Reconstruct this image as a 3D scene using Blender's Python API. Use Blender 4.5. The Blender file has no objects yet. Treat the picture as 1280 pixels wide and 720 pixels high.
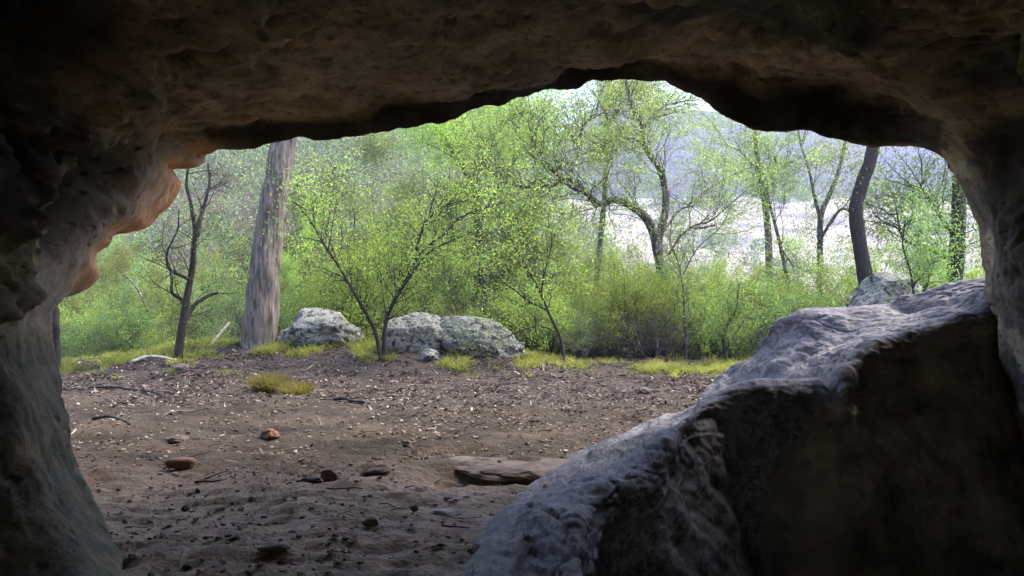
import bpy, math, random
import numpy as np
from mathutils import Vector
PI = math.pi
R = math.radians
sc = bpy.context.scene
COL = sc.collection
rs = np.random.RandomState(7)
CAMH = 1.3

# ------------------------------------------------------------------ helpers
def P(px, py, d):
    """a point d metres in front of the viewer's plane"""
    return np.array([(px-640)/1000*d, d, CAMH-(py-360)/1000*d])

_perm = np.random.RandomState(3).permutation(256)
_perm = np.concatenate([_perm, _perm, _perm])
_g = np.random.RandomState(4).normal(size=(256, 3)); _g /= np.linalg.norm(_g, axis=1)[:, None]
def gnoise(p):
    p = np.asarray(p, float); i = np.floor(p).astype(int); f = p-i
    u = f*f*f*(f*(f*6-15)+10); i &= 255
    out = 0
    for dx in (0, 1):
        wx = u[..., 0] if dx else 1-u[..., 0]
        for dy in (0, 1):
            wy = u[..., 1] if dy else 1-u[..., 1]
            for dz in (0, 1):
                wz = u[..., 2] if dz else 1-u[..., 2]
                h = _perm[_perm[_perm[(i[..., 0]+dx) & 255]+((i[..., 1]+dy) & 255)]+((i[..., 2]+dz) & 255)]
                g = _g[h]
                out = out+wx*wy*wz*(g[..., 0]*(f[..., 0]-dx)+g[..., 1]*(f[..., 1]-dy)+g[..., 2]*(f[..., 2]-dz))
    return out*1.6
def fbm(p, octv=4, lac=2.03, gain=.5):
    p = np.asarray(p, float); a = 1.; s = 0
    for k in range(octv):
        s = s+a*gnoise(p+k*17.3); p = p*lac; a *= gain
    return s
def ridged(p, octv=4, gain=.5):
    p = np.asarray(p, float); a = 1.; s = 0
    for k in range(octv):
        s = s+a*(1-np.abs(gnoise(p+k*9.1))*2.2); p = p*2.07; a *= gain
    return s-1
def cells(p):
    """distance to the nearest and second nearest feature point"""
    p = np.asarray(p, float); i = np.floor(p).astype(int); f = p-i
    d1 = np.full(p.shape[:-1], 9.); d2 = d1.copy(); idv = d1*0
    for dx in (-1, 0, 1):
        for dy in (-1, 0, 1):
            for dz in (-1, 0, 1):
                h = _perm[_perm[_perm[(i[..., 0]+dx) & 255]+((i[..., 1]+dy) & 255)]+((i[..., 2]+dz) & 255)]
                o = np.stack([_perm[h+1]/255., _perm[h+57]/255., _perm[h+133]/255.], -1)+np.array([dx, dy, dz])
                d = np.linalg.norm(o-f, axis=-1)
                n = d < d1
                d2 = np.where(n, d1, np.minimum(d2, d)); idv = np.where(n, h/255., idv); d1 = np.where(n, d, d1)
    return d1, d2, idv
def terr(h, n, sharp=.72):
    k = h*n; fl = np.floor(k); fr = np.clip((k-fl-sharp)/(1-sharp), 0, 1); return (fl+fr)/n
def sstep(a, b, x):
    t = np.clip((x-a)/(b-a), 0, 1); return t*t*(3-2*t)

def T(x, y):
    """height of the land"""
    x = np.asarray(x, float); y = np.asarray(y, float)
    q = np.stack([x, y, x*0], -1)
    z = .05*fbm(q*.45, 3)
    z = z+.40*np.exp(-((x+3.9)/2.6)**2-((y-13.7)/1.5)**2)+.16*np.exp(-((x+.6)/2.6)**2-((y-12.9)/1.1)**2)
    s = np.maximum(y-14.2, 0)*.25
    z = z-13*(1-np.exp(-s/13*1.3))
    left = 1-sstep(-.05, .12, x/np.maximum(y, 1))
    z = z+left*np.minimum(np.maximum(y-42, 0)*.46, 60)
    right = 1-left
    z = z+right*(np.clip(y-105, 0, 165)*.25+np.clip(y-270, 0, 330)*.33*(1+.18*gnoise(q*.004)))
    z = z+sstep(30, 120, y)*fbm(q*.02, 3)*3
    # hollows in the trodden dirt in front of the shelf
    z = z-.15*np.exp(-((x+.36)/.30)**2-((y-5.5)/.22)**2)-.12*np.exp(-((x-.02)/.22)**2-((y-5.5)/.16)**2)
    xe = np.interp(y, [2.7, 3.4, 3.9, 4.55, 5.1, 5.4, 5.7, 5.85], [.0, .05, .10, .52, .88, 1.12, 1.40, 1.9])
    z = z-1.3*sstep(.02, .2, x-xe)*(1-sstep(5.8, 6.0, y))*sstep(.2, 1.2, y)  # floor sunk inside the shelf edge, shaped so the ridge blocks light
    return z
def Tdet(x, y):
    q = np.stack([x, y, x*0], -1)
    z = T(x, y)
    m = 1-sstep(13, 16, y)
    a = .032*fbm(q*1.3+5, 3)+.024*fbm(q*np.array([1.8, 4.5, 1])+11, 4)+.018*ridged(q*np.array([2.2, 5, 1])+3, 3)+.016*fbm(q*np.array([5, 9, 1]), 3)+.009*fbm(q*19, 2)
    c1, c2, _ = cells(q*np.array([3.2, 5, 1]))
    a = a-.014*np.exp(-(c1/.28)**2)*sstep(-.1, .3, gnoise(q*.9+8))
    return z+a*m*.9
def Ts(x, y): return float(T(np.array([x]), np.array([y]))[0])
def Td(x, y): return float(Tdet(np.array([x]), np.array([y]))[0])
def gp(px, py):
    d = CAMH/((py-360)/1000)
    for _ in range(8):
        z = Ts((px-640)/1000*d, d); d = .5*d+.5*min((CAMH-z)/((py-360)/1000), 40)
    return (px-640)/1000*d, d

def set_mesh(me, verts, quads, smooth=True):
    verts = np.asarray(verts, np.float32).reshape(-1, 3); quads = np.asarray(quads, np.int32).reshape(-1, 4)
    me.vertices.add(len(verts)); me.vertices.foreach_set('co', verts.ravel())
    me.loops.add(len(quads)*4); me.loops.foreach_set('vertex_index', quads.ravel())
    me.polygons.add(len(quads)); me.polygons.foreach_set('loop_start', np.arange(0, len(quads)*4, 4, dtype=np.int32))
    me.polygons.foreach_set('use_smooth', np.full(len(quads), smooth))
    me.update(calc_edges=True); me.validate()
def mesh_obj(name, verts, quads, mat, parent=None, smooth=True, loc=None):
    me = bpy.data.meshes.new(name); set_mesh(me, verts, quads, smooth)
    if mat: me.materials.append(mat)
    o = bpy.data.objects.new(name, me); COL.objects.link(o)
    if parent: o.parent = parent
    if loc is not None: o.location = [float(v) for v in loc]
    return o
def tag(o, label=None, cat=None, group=None, kind=None):
    if label: o['label'] = label
    if cat: o['category'] = cat
    if group: o['group'] = group
    if kind: o['kind'] = kind
    return o
def empty(name, loc, rz=0, s=1.):
    o = bpy.data.objects.new(name, None); COL.objects.link(o)
    o.location = [float(v) for v in loc]; o.rotation_euler = (0, 0, rz); o.scale = (s, s, s); o.empty_display_size = .2
    return o
def grid_quads(n, m):
    i = np.arange(n-1)[:, None]*m+np.arange(m-1)[None, :]
    return np.stack([i, i+1, i+m+1, i+m], -1).reshape(-1, 4)
def grid_normals(G):
    du = np.gradient(G, axis=0); dv = np.gradient(G, axis=1)
    n = np.cross(du, dv); return n/(np.linalg.norm(n, axis=-1, keepdims=True)+1e-9)
def catmull(K, n, closed=False):
    """K (k, ..., 3) -> n samples along axis 0, centripetal-free Catmull-Rom"""
    K = np.asarray(K, float); k = len(K); t = np.linspace(0, k-1, n); i = np.minimum(t.astype(int), k-2); f = (t-i).reshape((-1,)+(1,)*(K.ndim-1))
    p0 = K[np.maximum(i-1, 0)]; p1 = K[i]; p2 = K[i+1]; p3 = K[np.minimum(i+2, k-1)]
    m1 = (p2-p0)*.42; m2 = (p3-p1)*.42
    return (2*f**3-3*f**2+1)*p1+(f**3-2*f**2+f)*m1+(-2*f**3+3*f**2)*p2+(f**3-f**2)*m2
def add_attr(o, name, vals):
    a = o.data.attributes.new(name, 'FLOAT', 'POINT'); a.data.foreach_set('value', np.asarray(vals, np.float32).ravel())

# ------------------------------------------------------------------ materials
def newmat(name):
    m = bpy.data.materials.new(name); m.use_nodes = True; nt = m.node_tree; nt.nodes.clear()
    out = nt.nodes.new('ShaderNodeOutputMaterial'); return m, nt, out
class NB:
    def __init__(s, nt): s.nt = nt
    def n(s, t, **k):
        nd = s.nt.nodes.new('ShaderNode'+t)
        for a, b in k.items(): setattr(nd, a, b)
        return nd
    def l(s, a, b): s.nt.links.new(a, b)
    def noise(s, vec, scale, detail=5, rough=.55, dist=0, kind=None):
        nd = s.n('TexNoise')
        if kind: nd.noise_type = kind
        nd.inputs['Scale'].default_value = scale; nd.inputs['Detail'].default_value = detail
        nd.inputs['Roughness'].default_value = rough; nd.inputs['Distortion'].default_value = dist; s.l(vec, nd.inputs['Vector']); return nd.outputs['Fac']
    def vor(s, vec, scale, feature='F1'):
        nd = s.n('TexVoronoi', feature=feature); nd.inputs['Scale'].default_value = scale; s.l(vec, nd.inputs['Vector']); return nd.outputs['Distance']
    def ramp(s, fac, stops, interp='LINEAR'):
        nd = s.n('ValToRGB'); cr = nd.color_ramp; cr.interpolation = interp
        while len(cr.elements) < len(stops): cr.elements.new(.5)
        for e, (p, c) in zip(cr.elements, stops):
            e.position = p; e.color = (c, c, c, 1) if isinstance(c, (int, float)) else tuple(c)+(1,)
        s.l(fac, nd.inputs['Fac']); return nd.outputs['Color']
    def mix(s, fac, a, b, mode='MIX'):
        nd = s.n('Mix', data_type='RGBA', blend_type=mode)
        for v, sock in ((fac, nd.inputs[0]), (a, nd.inputs[6]), (b, nd.inputs[7])):
            if hasattr(v, 'links'): s.l(v, sock)
            elif isinstance(v, (int, float)): sock.default_value = v
            else: sock.default_value = tuple(v)+(1,)
        return nd.outputs[2]
    def math(s, op, a, b=0.):
        nd = s.n('Math', operation=op)
        for v, sock in ((a, nd.inputs[0]), (b, nd.inputs[1])):
            if hasattr(v, 'links'): s.l(v, sock)
            else: sock.default_value = v
        return nd.outputs[0]
    def mapping(s, vec, scale=(1, 1, 1), rot=(0, 0, 0)):
        nd = s.n('Mapping'); nd.inputs['Scale'].default_value = scale; nd.inputs['Rotation'].default_value = rot; s.l(vec, nd.inputs['Vector']); return nd.outputs[0]
    def coord(s): return s.n('TexCoord').outputs['Object']
    def attr(s, name): return s.n('Attribute', attribute_name=name).outputs['Fac']
    def bump(s, h, strength, dist, prev=None):
        nd = s.n('Bump')
        if hasattr(strength, 'links'): s.l(strength, nd.inputs['Strength'])
        else: nd.inputs['Strength'].default_value = strength
        nd.inputs['Distance'].default_value = dist
        s.l(h, nd.inputs['Height'])
        if prev: s.l(prev, nd.inputs['Normal'])
        return nd.outputs['Normal']
    def princ(s, out, col, rough=.85, normal=None, spec=.3):
        nd = s.n('BsdfPrincipled')
        for v, k in ((col, 'Base Color'), (rough, 'Roughness'), (spec, 'Specular IOR Level')):
            if hasattr(v, 'links'): s.l(v, nd.inputs[k])
            elif isinstance(v, (int, float)): nd.inputs[k].default_value = v
            else: nd.inputs[k].default_value = tuple(v)+(1,)
        if normal: s.l(normal, nd.inputs['Normal'])
        s.l(nd.outputs[0], out.inputs['Surface']); return nd

def mat_cave():
    m, nt, out = newmat('cave_sandstone'); b = NB(nt); c = b.coord()
    w = b.noise(c, 1.1, 6, .6, .6)
    col = b.ramp(w, [(.28, (.24, .185, .10)), (.45, (.44, .35, .19)), (.58, (.55, .46, .27)), (.75, (.38, .31, .19))])
    g = b.noise(c, .55, 4, .5); col = b.mix(b.ramp(g, [(.48, 0.), (.66, .75)]), col, (.26, .235, .17))
    st = b.noise(b.mapping(c, (1.2, 1.0, 5.5)), 2.2, 6, .6, .5)
    col = b.mix(b.ramp(st, [(.35, .6), (.6, 0.)]), col, (.10, .075, .05))
    sp = b.noise(b.mapping(c, (1, 1, 1.8)), 13, 7, .72); col = b.mix(b.ramp(sp, [(.34, .85), (.48, 0.)]), col, (.075, .058, .042))
    col = b.mix(b.math('MULTIPLY', b.attr('crust_shade'), b.ramp(b.noise(c, 3.2, 5, .6), [(.2, .55), (.6, 1.)])), col, (.055, .05, .042))  # dark crust on the lip, plus shade painted into the hollows
    oc = b.ramp(b.noise(c, 6, 6, .65, .3), [(.3, (.42, .19, .075)), (.5, (.62, .33, .15)), (.7, (.68, .46, .27))])
    col = b.mix(b.attr('ochre'), col, oc)
    col = b.mix(b.attr('pale'), col, b.ramp(b.noise(c, 5, 5), [(.35, (.20, .18, .13)), (.65, (.36, .32, .24))]))
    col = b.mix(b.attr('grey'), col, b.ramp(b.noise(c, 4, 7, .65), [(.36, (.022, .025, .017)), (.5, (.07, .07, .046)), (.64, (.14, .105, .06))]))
    n = b.bump(b.noise(b.mapping(c, (1, .7, 1.9), (.12, .1, 0)), 2.6, 8, .6, .5, 'RIDGED_MULTIFRACTAL'), .55, .035)
    n = b.bump(b.ramp(b.vor(b.mapping(c, (1, .8, 1.7)), 7.5), [(.0, 0.), (.32, 1.)], 'EASE'), b.math('MULTIPLY', b.ramp(b.noise(c, 1.4, 3), [(.46, 0.), (.56, 1.)]), .8), .05, n)
    n = b.bump(b.noise(c, 9, 9, .7, .4), .6, .03, n)
    n = b.bump(b.noise(c, 38, 6, .7), .5, .012, n)
    b.princ(out, col, .88, n, .25); return m
def mat_shelf():
    m, nt, out = newmat('shelf_stone'); b = NB(nt); c = b.coord()
    mp = b.mapping(c, (3.2, .7, 2.0), (0, 0, R(-38)))
    w = b.noise(mp, 1.6, 8, .62, .5)
    col = b.ramp(w, [(.32, (.035, .032, .034)), (.44, (.09, .082, .082)), (.56, (.18, .167, .168)), (.66, (.10, .088, .082)), (.78, (.15, .115, .085))])
    p2 = b.noise(c, 1.0, 5, .6); col = b.mix(b.ramp(p2, [(.5, 0.), (.7, .6)]), col, (.22, .175, .135))
    s = b.noise(mp, 6, 8, .75, .3); col = b.mix(b.ramp(s, [(.40, .9), (.48, 0.)]), col, (.045, .042, .05))
    cr_ = b.noise(b.mapping(c, (1.6, .45, 2.), (0, 0, R(-38))), 3.2, 6, .6, .8); col = b.mix(b.ramp(cr_, [(.475, 0.), (.495, .9), (.505, .9), (.525, 0.)]), col, (.025, .022, .022))
    sp = b.noise(c, 34, 6, .75); col = b.mix(b.ramp(sp, [(.38, .7), (.5, 0.)]), col, (.05, .045, .045)); col = b.mix(b.ramp(sp, [(.60, 0.), (.68, .5)]), col, (.34, .32, .31))
    col = b.mix(b.attr('inner'), col, b.ramp(b.noise(c, 2.5, 6), [(.35, (.06, .055, .035)), (.5, (.16, .13, .085)), (.65, (.26, .20, .13))]))
    n = b.bump(b.noise(mp, 2.2, 7, .55, .6, 'RIDGED_MULTIFRACTAL'), .35, .03)
    n = b.bump(b.noise(c, 7, 9, .68, .3), .6, .03, n)
    n = b.bump(b.noise(c, 45, 6, .7), .4, .008, n)
    rg = b.ramp(w, [(.3, .58), (.7, .85)])
    b.princ(out, col, rg, n, .35); return m
def mat_ground():
    m, nt, out = newmat('bare_dirt'); b = NB(nt); c = b.coord()
    w = b.noise(c, .7, 6, .6)
    col = b.ramp(w, [(.3, (.20, .15, .10)), (.5, (.33, .255, .175)), (.68, (.42, .325, .225))])  # dirt inside the cave coloured paler to make up for dimmer light
    f = b.noise(b.mapping(c, (1, 2, 1)), 9, 8, .72); col = b.mix(b.ramp(f, [(.33, .75), (.55, 0.)]), col, (.07, .056, .045))
    col = b.mix(b.attr('red'), col, b.mix(b.ramp(b.noise(c, 5, 6, .65), [(.35, 0.), (.6, 1.)]), (.13, .09, .066), (.25, .175, .13)))
    col = b.mix(b.attr('outer'), col, b.ramp(b.noise(c, 1.1, 7, .65), [(.35, (.021, .0155, .010)), (.55, (.048, .036, .024)), (.7, (.08, .056, .037))]))
    col = b.mix(b.attr('litter'), col, b.ramp(b.noise(c, 26, 6, .75), [(.3, (.013, .010, .008)), (.48, (.036, .028, .022)), (.62, (.08, .064, .052))]))
    g = b.noise(c, 70, 4, .8); col = b.mix(b.ramp(g, [(.62, 0.), (.74, .6)]), col, (.42, .37, .31))
    col = b.mix(b.attr('wood'), col, b.ramp(b.noise(c, 1.3, 6, .7), [(.35, (.03, .026, .014)), (.6, (.085, .07, .035))]))
    n = b.bump(b.noise(c, 13, 9, .72), .9, .035)
    n = b.bump(b.vor(c, 34), .6, .012, n)
    n = b.bump(b.noise(c, 90, 5, .7), .6, .006, n)
    b.princ(out, col, .92, n, .2); return m
def mat_simple(name, stops, scale, detail=6, bump=(.5, .02), bscale=None, rough=.85, mp=None, rnd=None, spec=.3):
    m, nt, out = newmat(name); b = NB(nt); c = b.coord()
    if rnd is not None:
        oi = b.n('ObjectInfo'); v = b.n('VectorMath', operation='ADD'); b.l(c, v.inputs[0])
        cm = b.n('CombineXYZ'); b.l(b.math('MULTIPLY', oi.outputs['Random'], 50.), cm.inputs[0]); b.l(cm.outputs[0], v.inputs[1]); c = v.outputs[0]
    cc = b.mapping(c, mp) if mp else c
    col = b.ramp(b.noise(cc, scale, detail, .65, .3), stops)
    n = b.bump(b.noise(cc, bscale or scale*3, 8, .7), bump[0], bump[1])
    b.princ(out, col, rough, n, spec); return m
def mat_leaf(name, c1, c2, c3, trans=.45, rough=False):
    m, nt, out = newmat(name); b = NB(nt)
    gi = b.n('NewGeometry'); oi = b.n('ObjectInfo')
    col = b.ramp(gi.outputs['Random Per Island'], [(0., c1), (.5, c2), (1., c3)])
    hs = b.n('HueSaturation'); b.l(col, hs.inputs['Color'])
    b.l(b.math('ADD', b.math('MULTIPLY', oi.outputs['Random'], .05), .47), hs.inputs['Hue'])
    b.l(b.math('ADD', b.math('MULTIPLY', oi.outputs['Random'], 1.0), .7), hs.inputs['Value'])
    cl = b.noise(b.n('TexCoord').outputs['Object'], 1.5, 3)
    col = b.mix(1., hs.outputs[0], b.ramp(cl, [(.35, .6), (.65, 1.45)]), 'MULTIPLY')
    d = b.n('BsdfDiffuse'); t = b.n('BsdfTranslucent'); g = b.n('BsdfGlossy'); g.inputs['Roughness'].default_value = .45
    b.l(col, d.inputs['Color']); b.l(b.mix(1., col, (1.9, 1.95, 1.1), 'MULTIPLY'), t.inputs['Color'])
    s1 = b.n('MixShader'); s1.inputs[0].default_value = trans; b.l(d.outputs[0], s1.inputs[1]); b.l(t.outputs[0], s1.inputs[2])
    s2 = b.n('MixShader'); s2.inputs[0].default_value = .015; b.l(s1.outputs[0], s2.inputs[1]); b.l(g.outputs[0], s2.inputs[2])
    b.l(s2.outputs[0], out.inputs['Surface']); return m
def mat_islands(name, stops, rough=.9, trans=0.):
    m, nt, out = newmat(name); b = NB(nt)
    gi = b.n('NewGeometry'); col = b.ramp(gi.outputs['Random Per Island'], stops)
    col = b.mix(1., col, b.ramp(b.noise(b.n('TexCoord').outputs['Object'], 40, 4), [(.3, .6), (.7, 1.2)]), 'MULTIPLY')
    b.princ(out, col, rough, None, .25); return m

M = {}
M['cave'] = mat_cave(); M['shelf'] = mat_shelf(); M['ground'] = mat_ground()
M['field'] = mat_simple('bleached_field', [(.36, (.05, .06, .05)), (.45, (.20, .18, .15)), (.6, (.28, .25, .21)), (.7, (.11, .105, .10))], .05, 8, (.2, .2), rough=.95)
M['mountain'] = mat_simple('bush_covered_mountain', [(.35, (.024, .03, .036)), (.6, (.045, .052, .06)), (.8, (.09, .09, .095))], .03, 8, (.6, 4.), .1, .95)
M['boulder'] = mat_simple('lichen_granite', [(.38, (.025, .027, .02)), (.46, (.10, .10, .09)), (.52, (.26, .26, .24)), (.58, (.07, .075, .055)), (.66, (.33, .33, .30))], 9, 9, (.8, .04), 14, .9, rnd=1)
M['stone'] = mat_simple('red_brown_stone', [(.3, (.07, .04, .026)), (.6, (.17, .095, .06))], 9, 7, (.7, .01), 40, .9, rnd=1)
M['palestone'] = mat_simple('pale_grey_stone', [(.3, (.22, .20, .18)), (.6, (.42, .39, .36))], 9, 7, (.6, .01), 40, .85, rnd=1)
M['darkstone'] = mat_simple('dark_stone', [(.3, (.045, .038, .032)), (.6, (.11, .09, .075))], 8, 7, (.7, .01), 40, .9, rnd=1)
M['slab'] = mat_simple('buried_slab', [(.3, (.08, .064, .048)), (.6, (.19, .15, .11))], 5, 8, (.7, .02), 18, .85)
M['bark_pale'] = mat_simple('pale_gum_bark', [(.34, (.035, .03, .025)), (.5, (.13, .113, .095)), (.68, (.27, .235, .20))], 5, 9, (.9, .04), 9, .9, (4.5, 4.5, .45))
M['bark_dark'] = mat_simple('dark_bark', [(.3, (.012, .010, .009)), (.6, (.034, .029, .025)), (.8, (.08, .072, .064))], 14, 8, (.8, .02), 30, .9, (2, 2, .5))
M['bark_grey'] = mat_simple('grey_bark', [(.35, (.025, .021, .018)), (.52, (.075, .066, .057)), (.68, (.34, .315, .285))], 10, 8, (.8, .02), 26, .9, (2, 2, .5))
M['deadwood'] = mat_simple('weathered_wood', [(.3, (.16, .14, .125)), (.6, (.36, .33, .30))], 10, 8, (.7, .02), 30, .9, (2, 2, 1))
M['leaf_wattle'] = mat_leaf('wattle_leaf', (.088, .140, .032), (.135, .190, .046), (.205, .230, .068), .5)
M['leaf_gum'] = mat_leaf('gum_leaf', (.085, .12, .042), (.13, .168, .056), (.20, .222, .085), .42)
M['leaf_green'] = mat_leaf('fresh_leaf', (.06, .115, .04), (.092, .162, .054), (.145, .205, .075), .45)
M['leaf_dull'] = mat_leaf('dull_leaf', (.05, .075, .035), (.085, .11, .052), (.14, .155, .08), .35)
M['grass'] = mat_leaf('yellow_grass', (.075, .10, .022), (.14, .155, .038), (.22, .20, .06), .35)
M['tussock'] = mat_leaf('golden_grass', (.10, .09, .028), (.165, .135, .042), (.10, .125, .03), .3)
M['litter'] = mat_islands('dry_leaves', [(0., (.02, .014, .01)), (.5, (.055, .038, .028)), (.75, (.11, .08, .062)), (.93, (.19, .15, .125)), (1., (.42, .37, .33))])
M['twigs'] = mat_islands('dry_twigs', [(0., (.03, .025, .022)), (.6, (.07, .056, .046)), (.9, (.14, .12, .10)), (1., (.28, .25, .22))])
M['gravel'] = mat_islands('dirt_crumbs', [(0., (.04, .03, .022)), (.5, (.13, .10, .075)), (.9, (.24, .19, .145)), (1., (.42, .37, .32))])

# ------------------------------------------------------------------ ground, field, mountain
def axis(lo, a, b, hi, step, grow=1.13):
    v = list(np.arange(a, b+1e-6, step)); s = step
    while v[-1] < hi: s *= grow; v.append(v[-1]+s)
    s = step; u = [a]
    while u[-1] > lo: s *= grow; u.append(u[-1]-s)
    return np.array(u[:0:-1]+v)
xs = axis(-900, -6.4, 4.2, 900, .034, 1.11); ys = axis(-12, 3.0, 13.2, 900, .034, 1.06)
def land(name, y0, y1, mat):
    yy = ys[(ys >= y0) & (ys <= y1)]
    X, Y = np.meshgrid(xs, yy, indexing='ij'); Z = Tdet(X, Y)
    G = np.stack([X, Y, Z], -1)
    o = mesh_obj(name, G, grid_quads(*X.shape), mat); tag(o, kind='structure')
    return o, X, Y
yb1 = ys[np.searchsorted(ys, 112)]; yb2 = ys[np.searchsorted(ys, 275)]
g, X, Y = land('ground', -99, yb1, M['ground'])
q = np.stack([X, Y, X*0], -1)
add_attr(g, 'wood', sstep(13.6, 15.2, Y+.7*gnoise(q*.8)))
add_attr(g, 'litter', np.clip(sstep(7.0, 10.5, Y+.9*gnoise(q*.7)+.38*np.clip(X, -3, 4))*(1-.35*sstep(13, 15, Y)), 0, 1)*.85)
add_attr(g, 'outer', sstep(4.6, 6.4, Y+.6*gnoise(q*.9)))  # outer dirt coloured darker, offsetting the light falloff into the cave
rd = np.exp(-((X+3.9)/1.7)**2-((Y-8.6)/1.7)**2)+.8*np.exp(-((X+2.6)/1.3)**2-((Y-6.2)/1.0)**2)
add_attr(g, 'red', np.clip(rd*(.75+.8*gnoise(q*1.5)), 0, 1))
land('field', yb1, yb2, M['field'])
land('mountain', yb2, 9999, M['mountain'])

# ------------------------------------------------------------------ the cave shell
K12 = [  # lip (px, py, depth) | inner edge of the lip (px, py, depth)
 (270, 1200, 2.7, 250, 1250, 2.4), (215, 950, 2.9, 190, 1000, 2.5), (175, 800, 3.2, 140, 830, 2.8), (160, 735, 3.5, 120, 760, 3.0), (135, 670, 4.0, 80, 680, 3.4), (112, 620, 4.2, 58, 640, 3.5), (96, 580, 4.3, 45, 600, 3.6), (84, 520, 4.5, 35, 520, 3.7),
 (71, 470, 4.7, 20, 470, 3.8), (63, 430, 4.8, 15, 420, 3.9), (62, 398, 4.8, 25, 390, 3.9), (76, 376, 4.9, 40, 355, 4.0),
 (92, 368, 5.1, 62, 335, 4.3), (112, 356, 5.3, 70, 320, 4.4), (126, 344, 5.3, 80, 310, 4.4), (118, 326, 5.2, 90, 296, 4.5), (124, 314, 5.3, 100, 286, 4.5), (138, 309, 5.4, 112, 276, 4.5), (145, 292, 5.4, 122, 268, 4.6), (160, 292, 5.6, 132, 260, 4.7),
 (185, 284, 5.7, 150, 243, 4.8), (208, 260, 5.9, 160, 222, 4.9), (224, 236, 5.9, 168, 205, 4.9), (228, 226, 5.9, 172, 195, 4.9), (214, 212, 5.7, 178, 184, 5.0), (232, 210, 5.8, 190, 175, 5.1), (257, 204, 5.9, 212, 171, 5.3), (258, 194, 5.8, 228, 168, 5.4),
 (280, 189, 5.7, 250, 168, 5.5), (305, 186, 5.7, 285, 166, 5.6), (335, 179, 5.7, 325, 161, 5.65), (370, 170, 5.7, 362, 153, 5.65), (400, 175, 5.7, 400, 150, 5.65), (450, 174, 5.7, 450, 143, 5.65),
 (500, 160, 5.8, 500, 130, 5.75), (540, 152, 5.8, 540, 126, 5.75), (600, 135, 5.9, 600, 113, 5.85), (640, 122, 6.0, 645, 108, 5.9), (690, 113, 6.1, 685, 95, 6.0), (725, 110, 6.2, 707, 82, 6.1),
 (740, 94, 6.3, 728, 74, 6.15), (770, 97, 6.3, 765, 70, 6.2), (800, 105, 6.3, 795, 68, 6.2), (830, 108, 6.2, 825, 82, 6.1), (860, 118, 6.1, 850, 91, 6.05), (885, 132, 6.0, 880, 92, 5.95),
 (920, 148, 5.9, 910, 95, 5.85), (960, 162, 5.9, 955, 104, 5.8), (1000, 163, 5.9, 1000, 106, 5.8), (1040, 173, 5.9, 1045, 107, 5.8), (1090, 182, 5.9, 1090, 116, 5.7), (1138, 182, 5.9, 1122, 132, 5.6),
 (1165, 190, 5.9, 1150, 146, 5.5), (1181, 200, 5.9, 1190, 156, 5.3), (1195, 225, 5.9, 1222, 190, 5.1), (1210, 245, 5.9, 1240, 225, 5.0), (1225, 285, 5.9, 1262, 280, 5.0),
 (1229, 320, 5.9, 1270, 320, 5.0), (1231, 350, 5.9, 1275, 360, 5.0), (1238, 385, 5.9, 1290, 400, 4.9), (1252, 430, 5.9, 1310, 450, 4.8), (1272, 510, 5.8, 1340, 540, 4.6), (1305, 640, 5.6, 1390, 680, 4.3)]
K12 = np.array(K12, float)
L1 = np.array([P(*k[:3]) for k in K12]); L2 = np.array([P(*k[3:]) for k in K12])
N, NV = 620, 330
seg = np.linalg.norm(np.diff(K12[:, :2], axis=0), axis=1); cum = np.concatenate([[0], np.cumsum(seg)]); uu = np.linspace(0, cum[-1], N)
def resamp(A): return np.stack([np.interp(uu, cum, A[:, j]) for j in range(3)], 1)
def smooth1(A, k=5):
    pad = np.pad(A, ((k, k), (0, 0)), mode='edge'); ker = np.hanning(2*k+3)[1:-1]; ker /= ker.sum()
    return np.stack([np.convolve(pad[:, j], ker, mode='valid') for j in range(3)], 1)
r1 = smooth1(resamp(L1), 2); r2 = smooth1(resamp(L2), 7)
th = np.unwrap(np.arctan2(r2[:, 2]-1.0, r2[:, 0]-.2)); th = smooth1(np.stack([th, th, th], 1), 25)[:, 0]
def section(y, wl, wr, hu, hd, cx=.2, cz=1.0, n=2.5):
    c, s = np.cos(th), np.sin(th); a = np.where(c < 0, wl, wr); b = np.where(s < 0, hd, hu)
    r = ((np.abs(c)/a)**n+(np.abs(s)/b)**n)**(-1/n)
    return np.stack([cx+r*c, np.full(N, 1.)*y, cz+r*s], 1)
out2 = r1-np.array([.2, 0, 1.0]); out2[:, 1] = 0; out2 /= np.linalg.norm(out2, axis=1)[:, None]
def outer(o, dy): return r1+out2*np.array([o, 0, o])+np.array([0, dy, 0])
def shell(y, s, zt):
    c = np.stack([np.cos(th)*s, np.full(N, y), np.sin(th)*zt+.5], 1); return c
rings = [section(-6.6, 2.0, 2.0, 1.6, 1.6), shell(-7.0, 7, 5.), shell(-3, 9.5, 7.5), shell(3, 8.5, 7.0), outer(2.6, .2), outer(1.2, .75), outer(.40, .50), r1, .5*r1+.5*r2, r2,
         section(np.minimum(4.35, r2[:, 1]-.35), 2.62, 3.15, 1.86, 1.6), section(np.minimum(3.3, r2[:, 1]-.8), 2.25, 3.0, 1.82, 1.6), section(np.minimum(2.0, r2[:, 1]-1.2), 2.3, 2.9, 1.75, 1.6), section(0, 2.7, 3.0, 1.7, 1.6), section(-2.5, 2.9, 3.0, 1.7, 1.6),
         section(-4.8, 2.4, 2.6, 1.5, 1.6), section(-6.0, 1.6, 1.7, 1.0, 1.4), section(-6.45, 1.4, 1.5, .9, 1.3)]  # rear end left open: gap added behind the viewer to let light in
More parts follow.
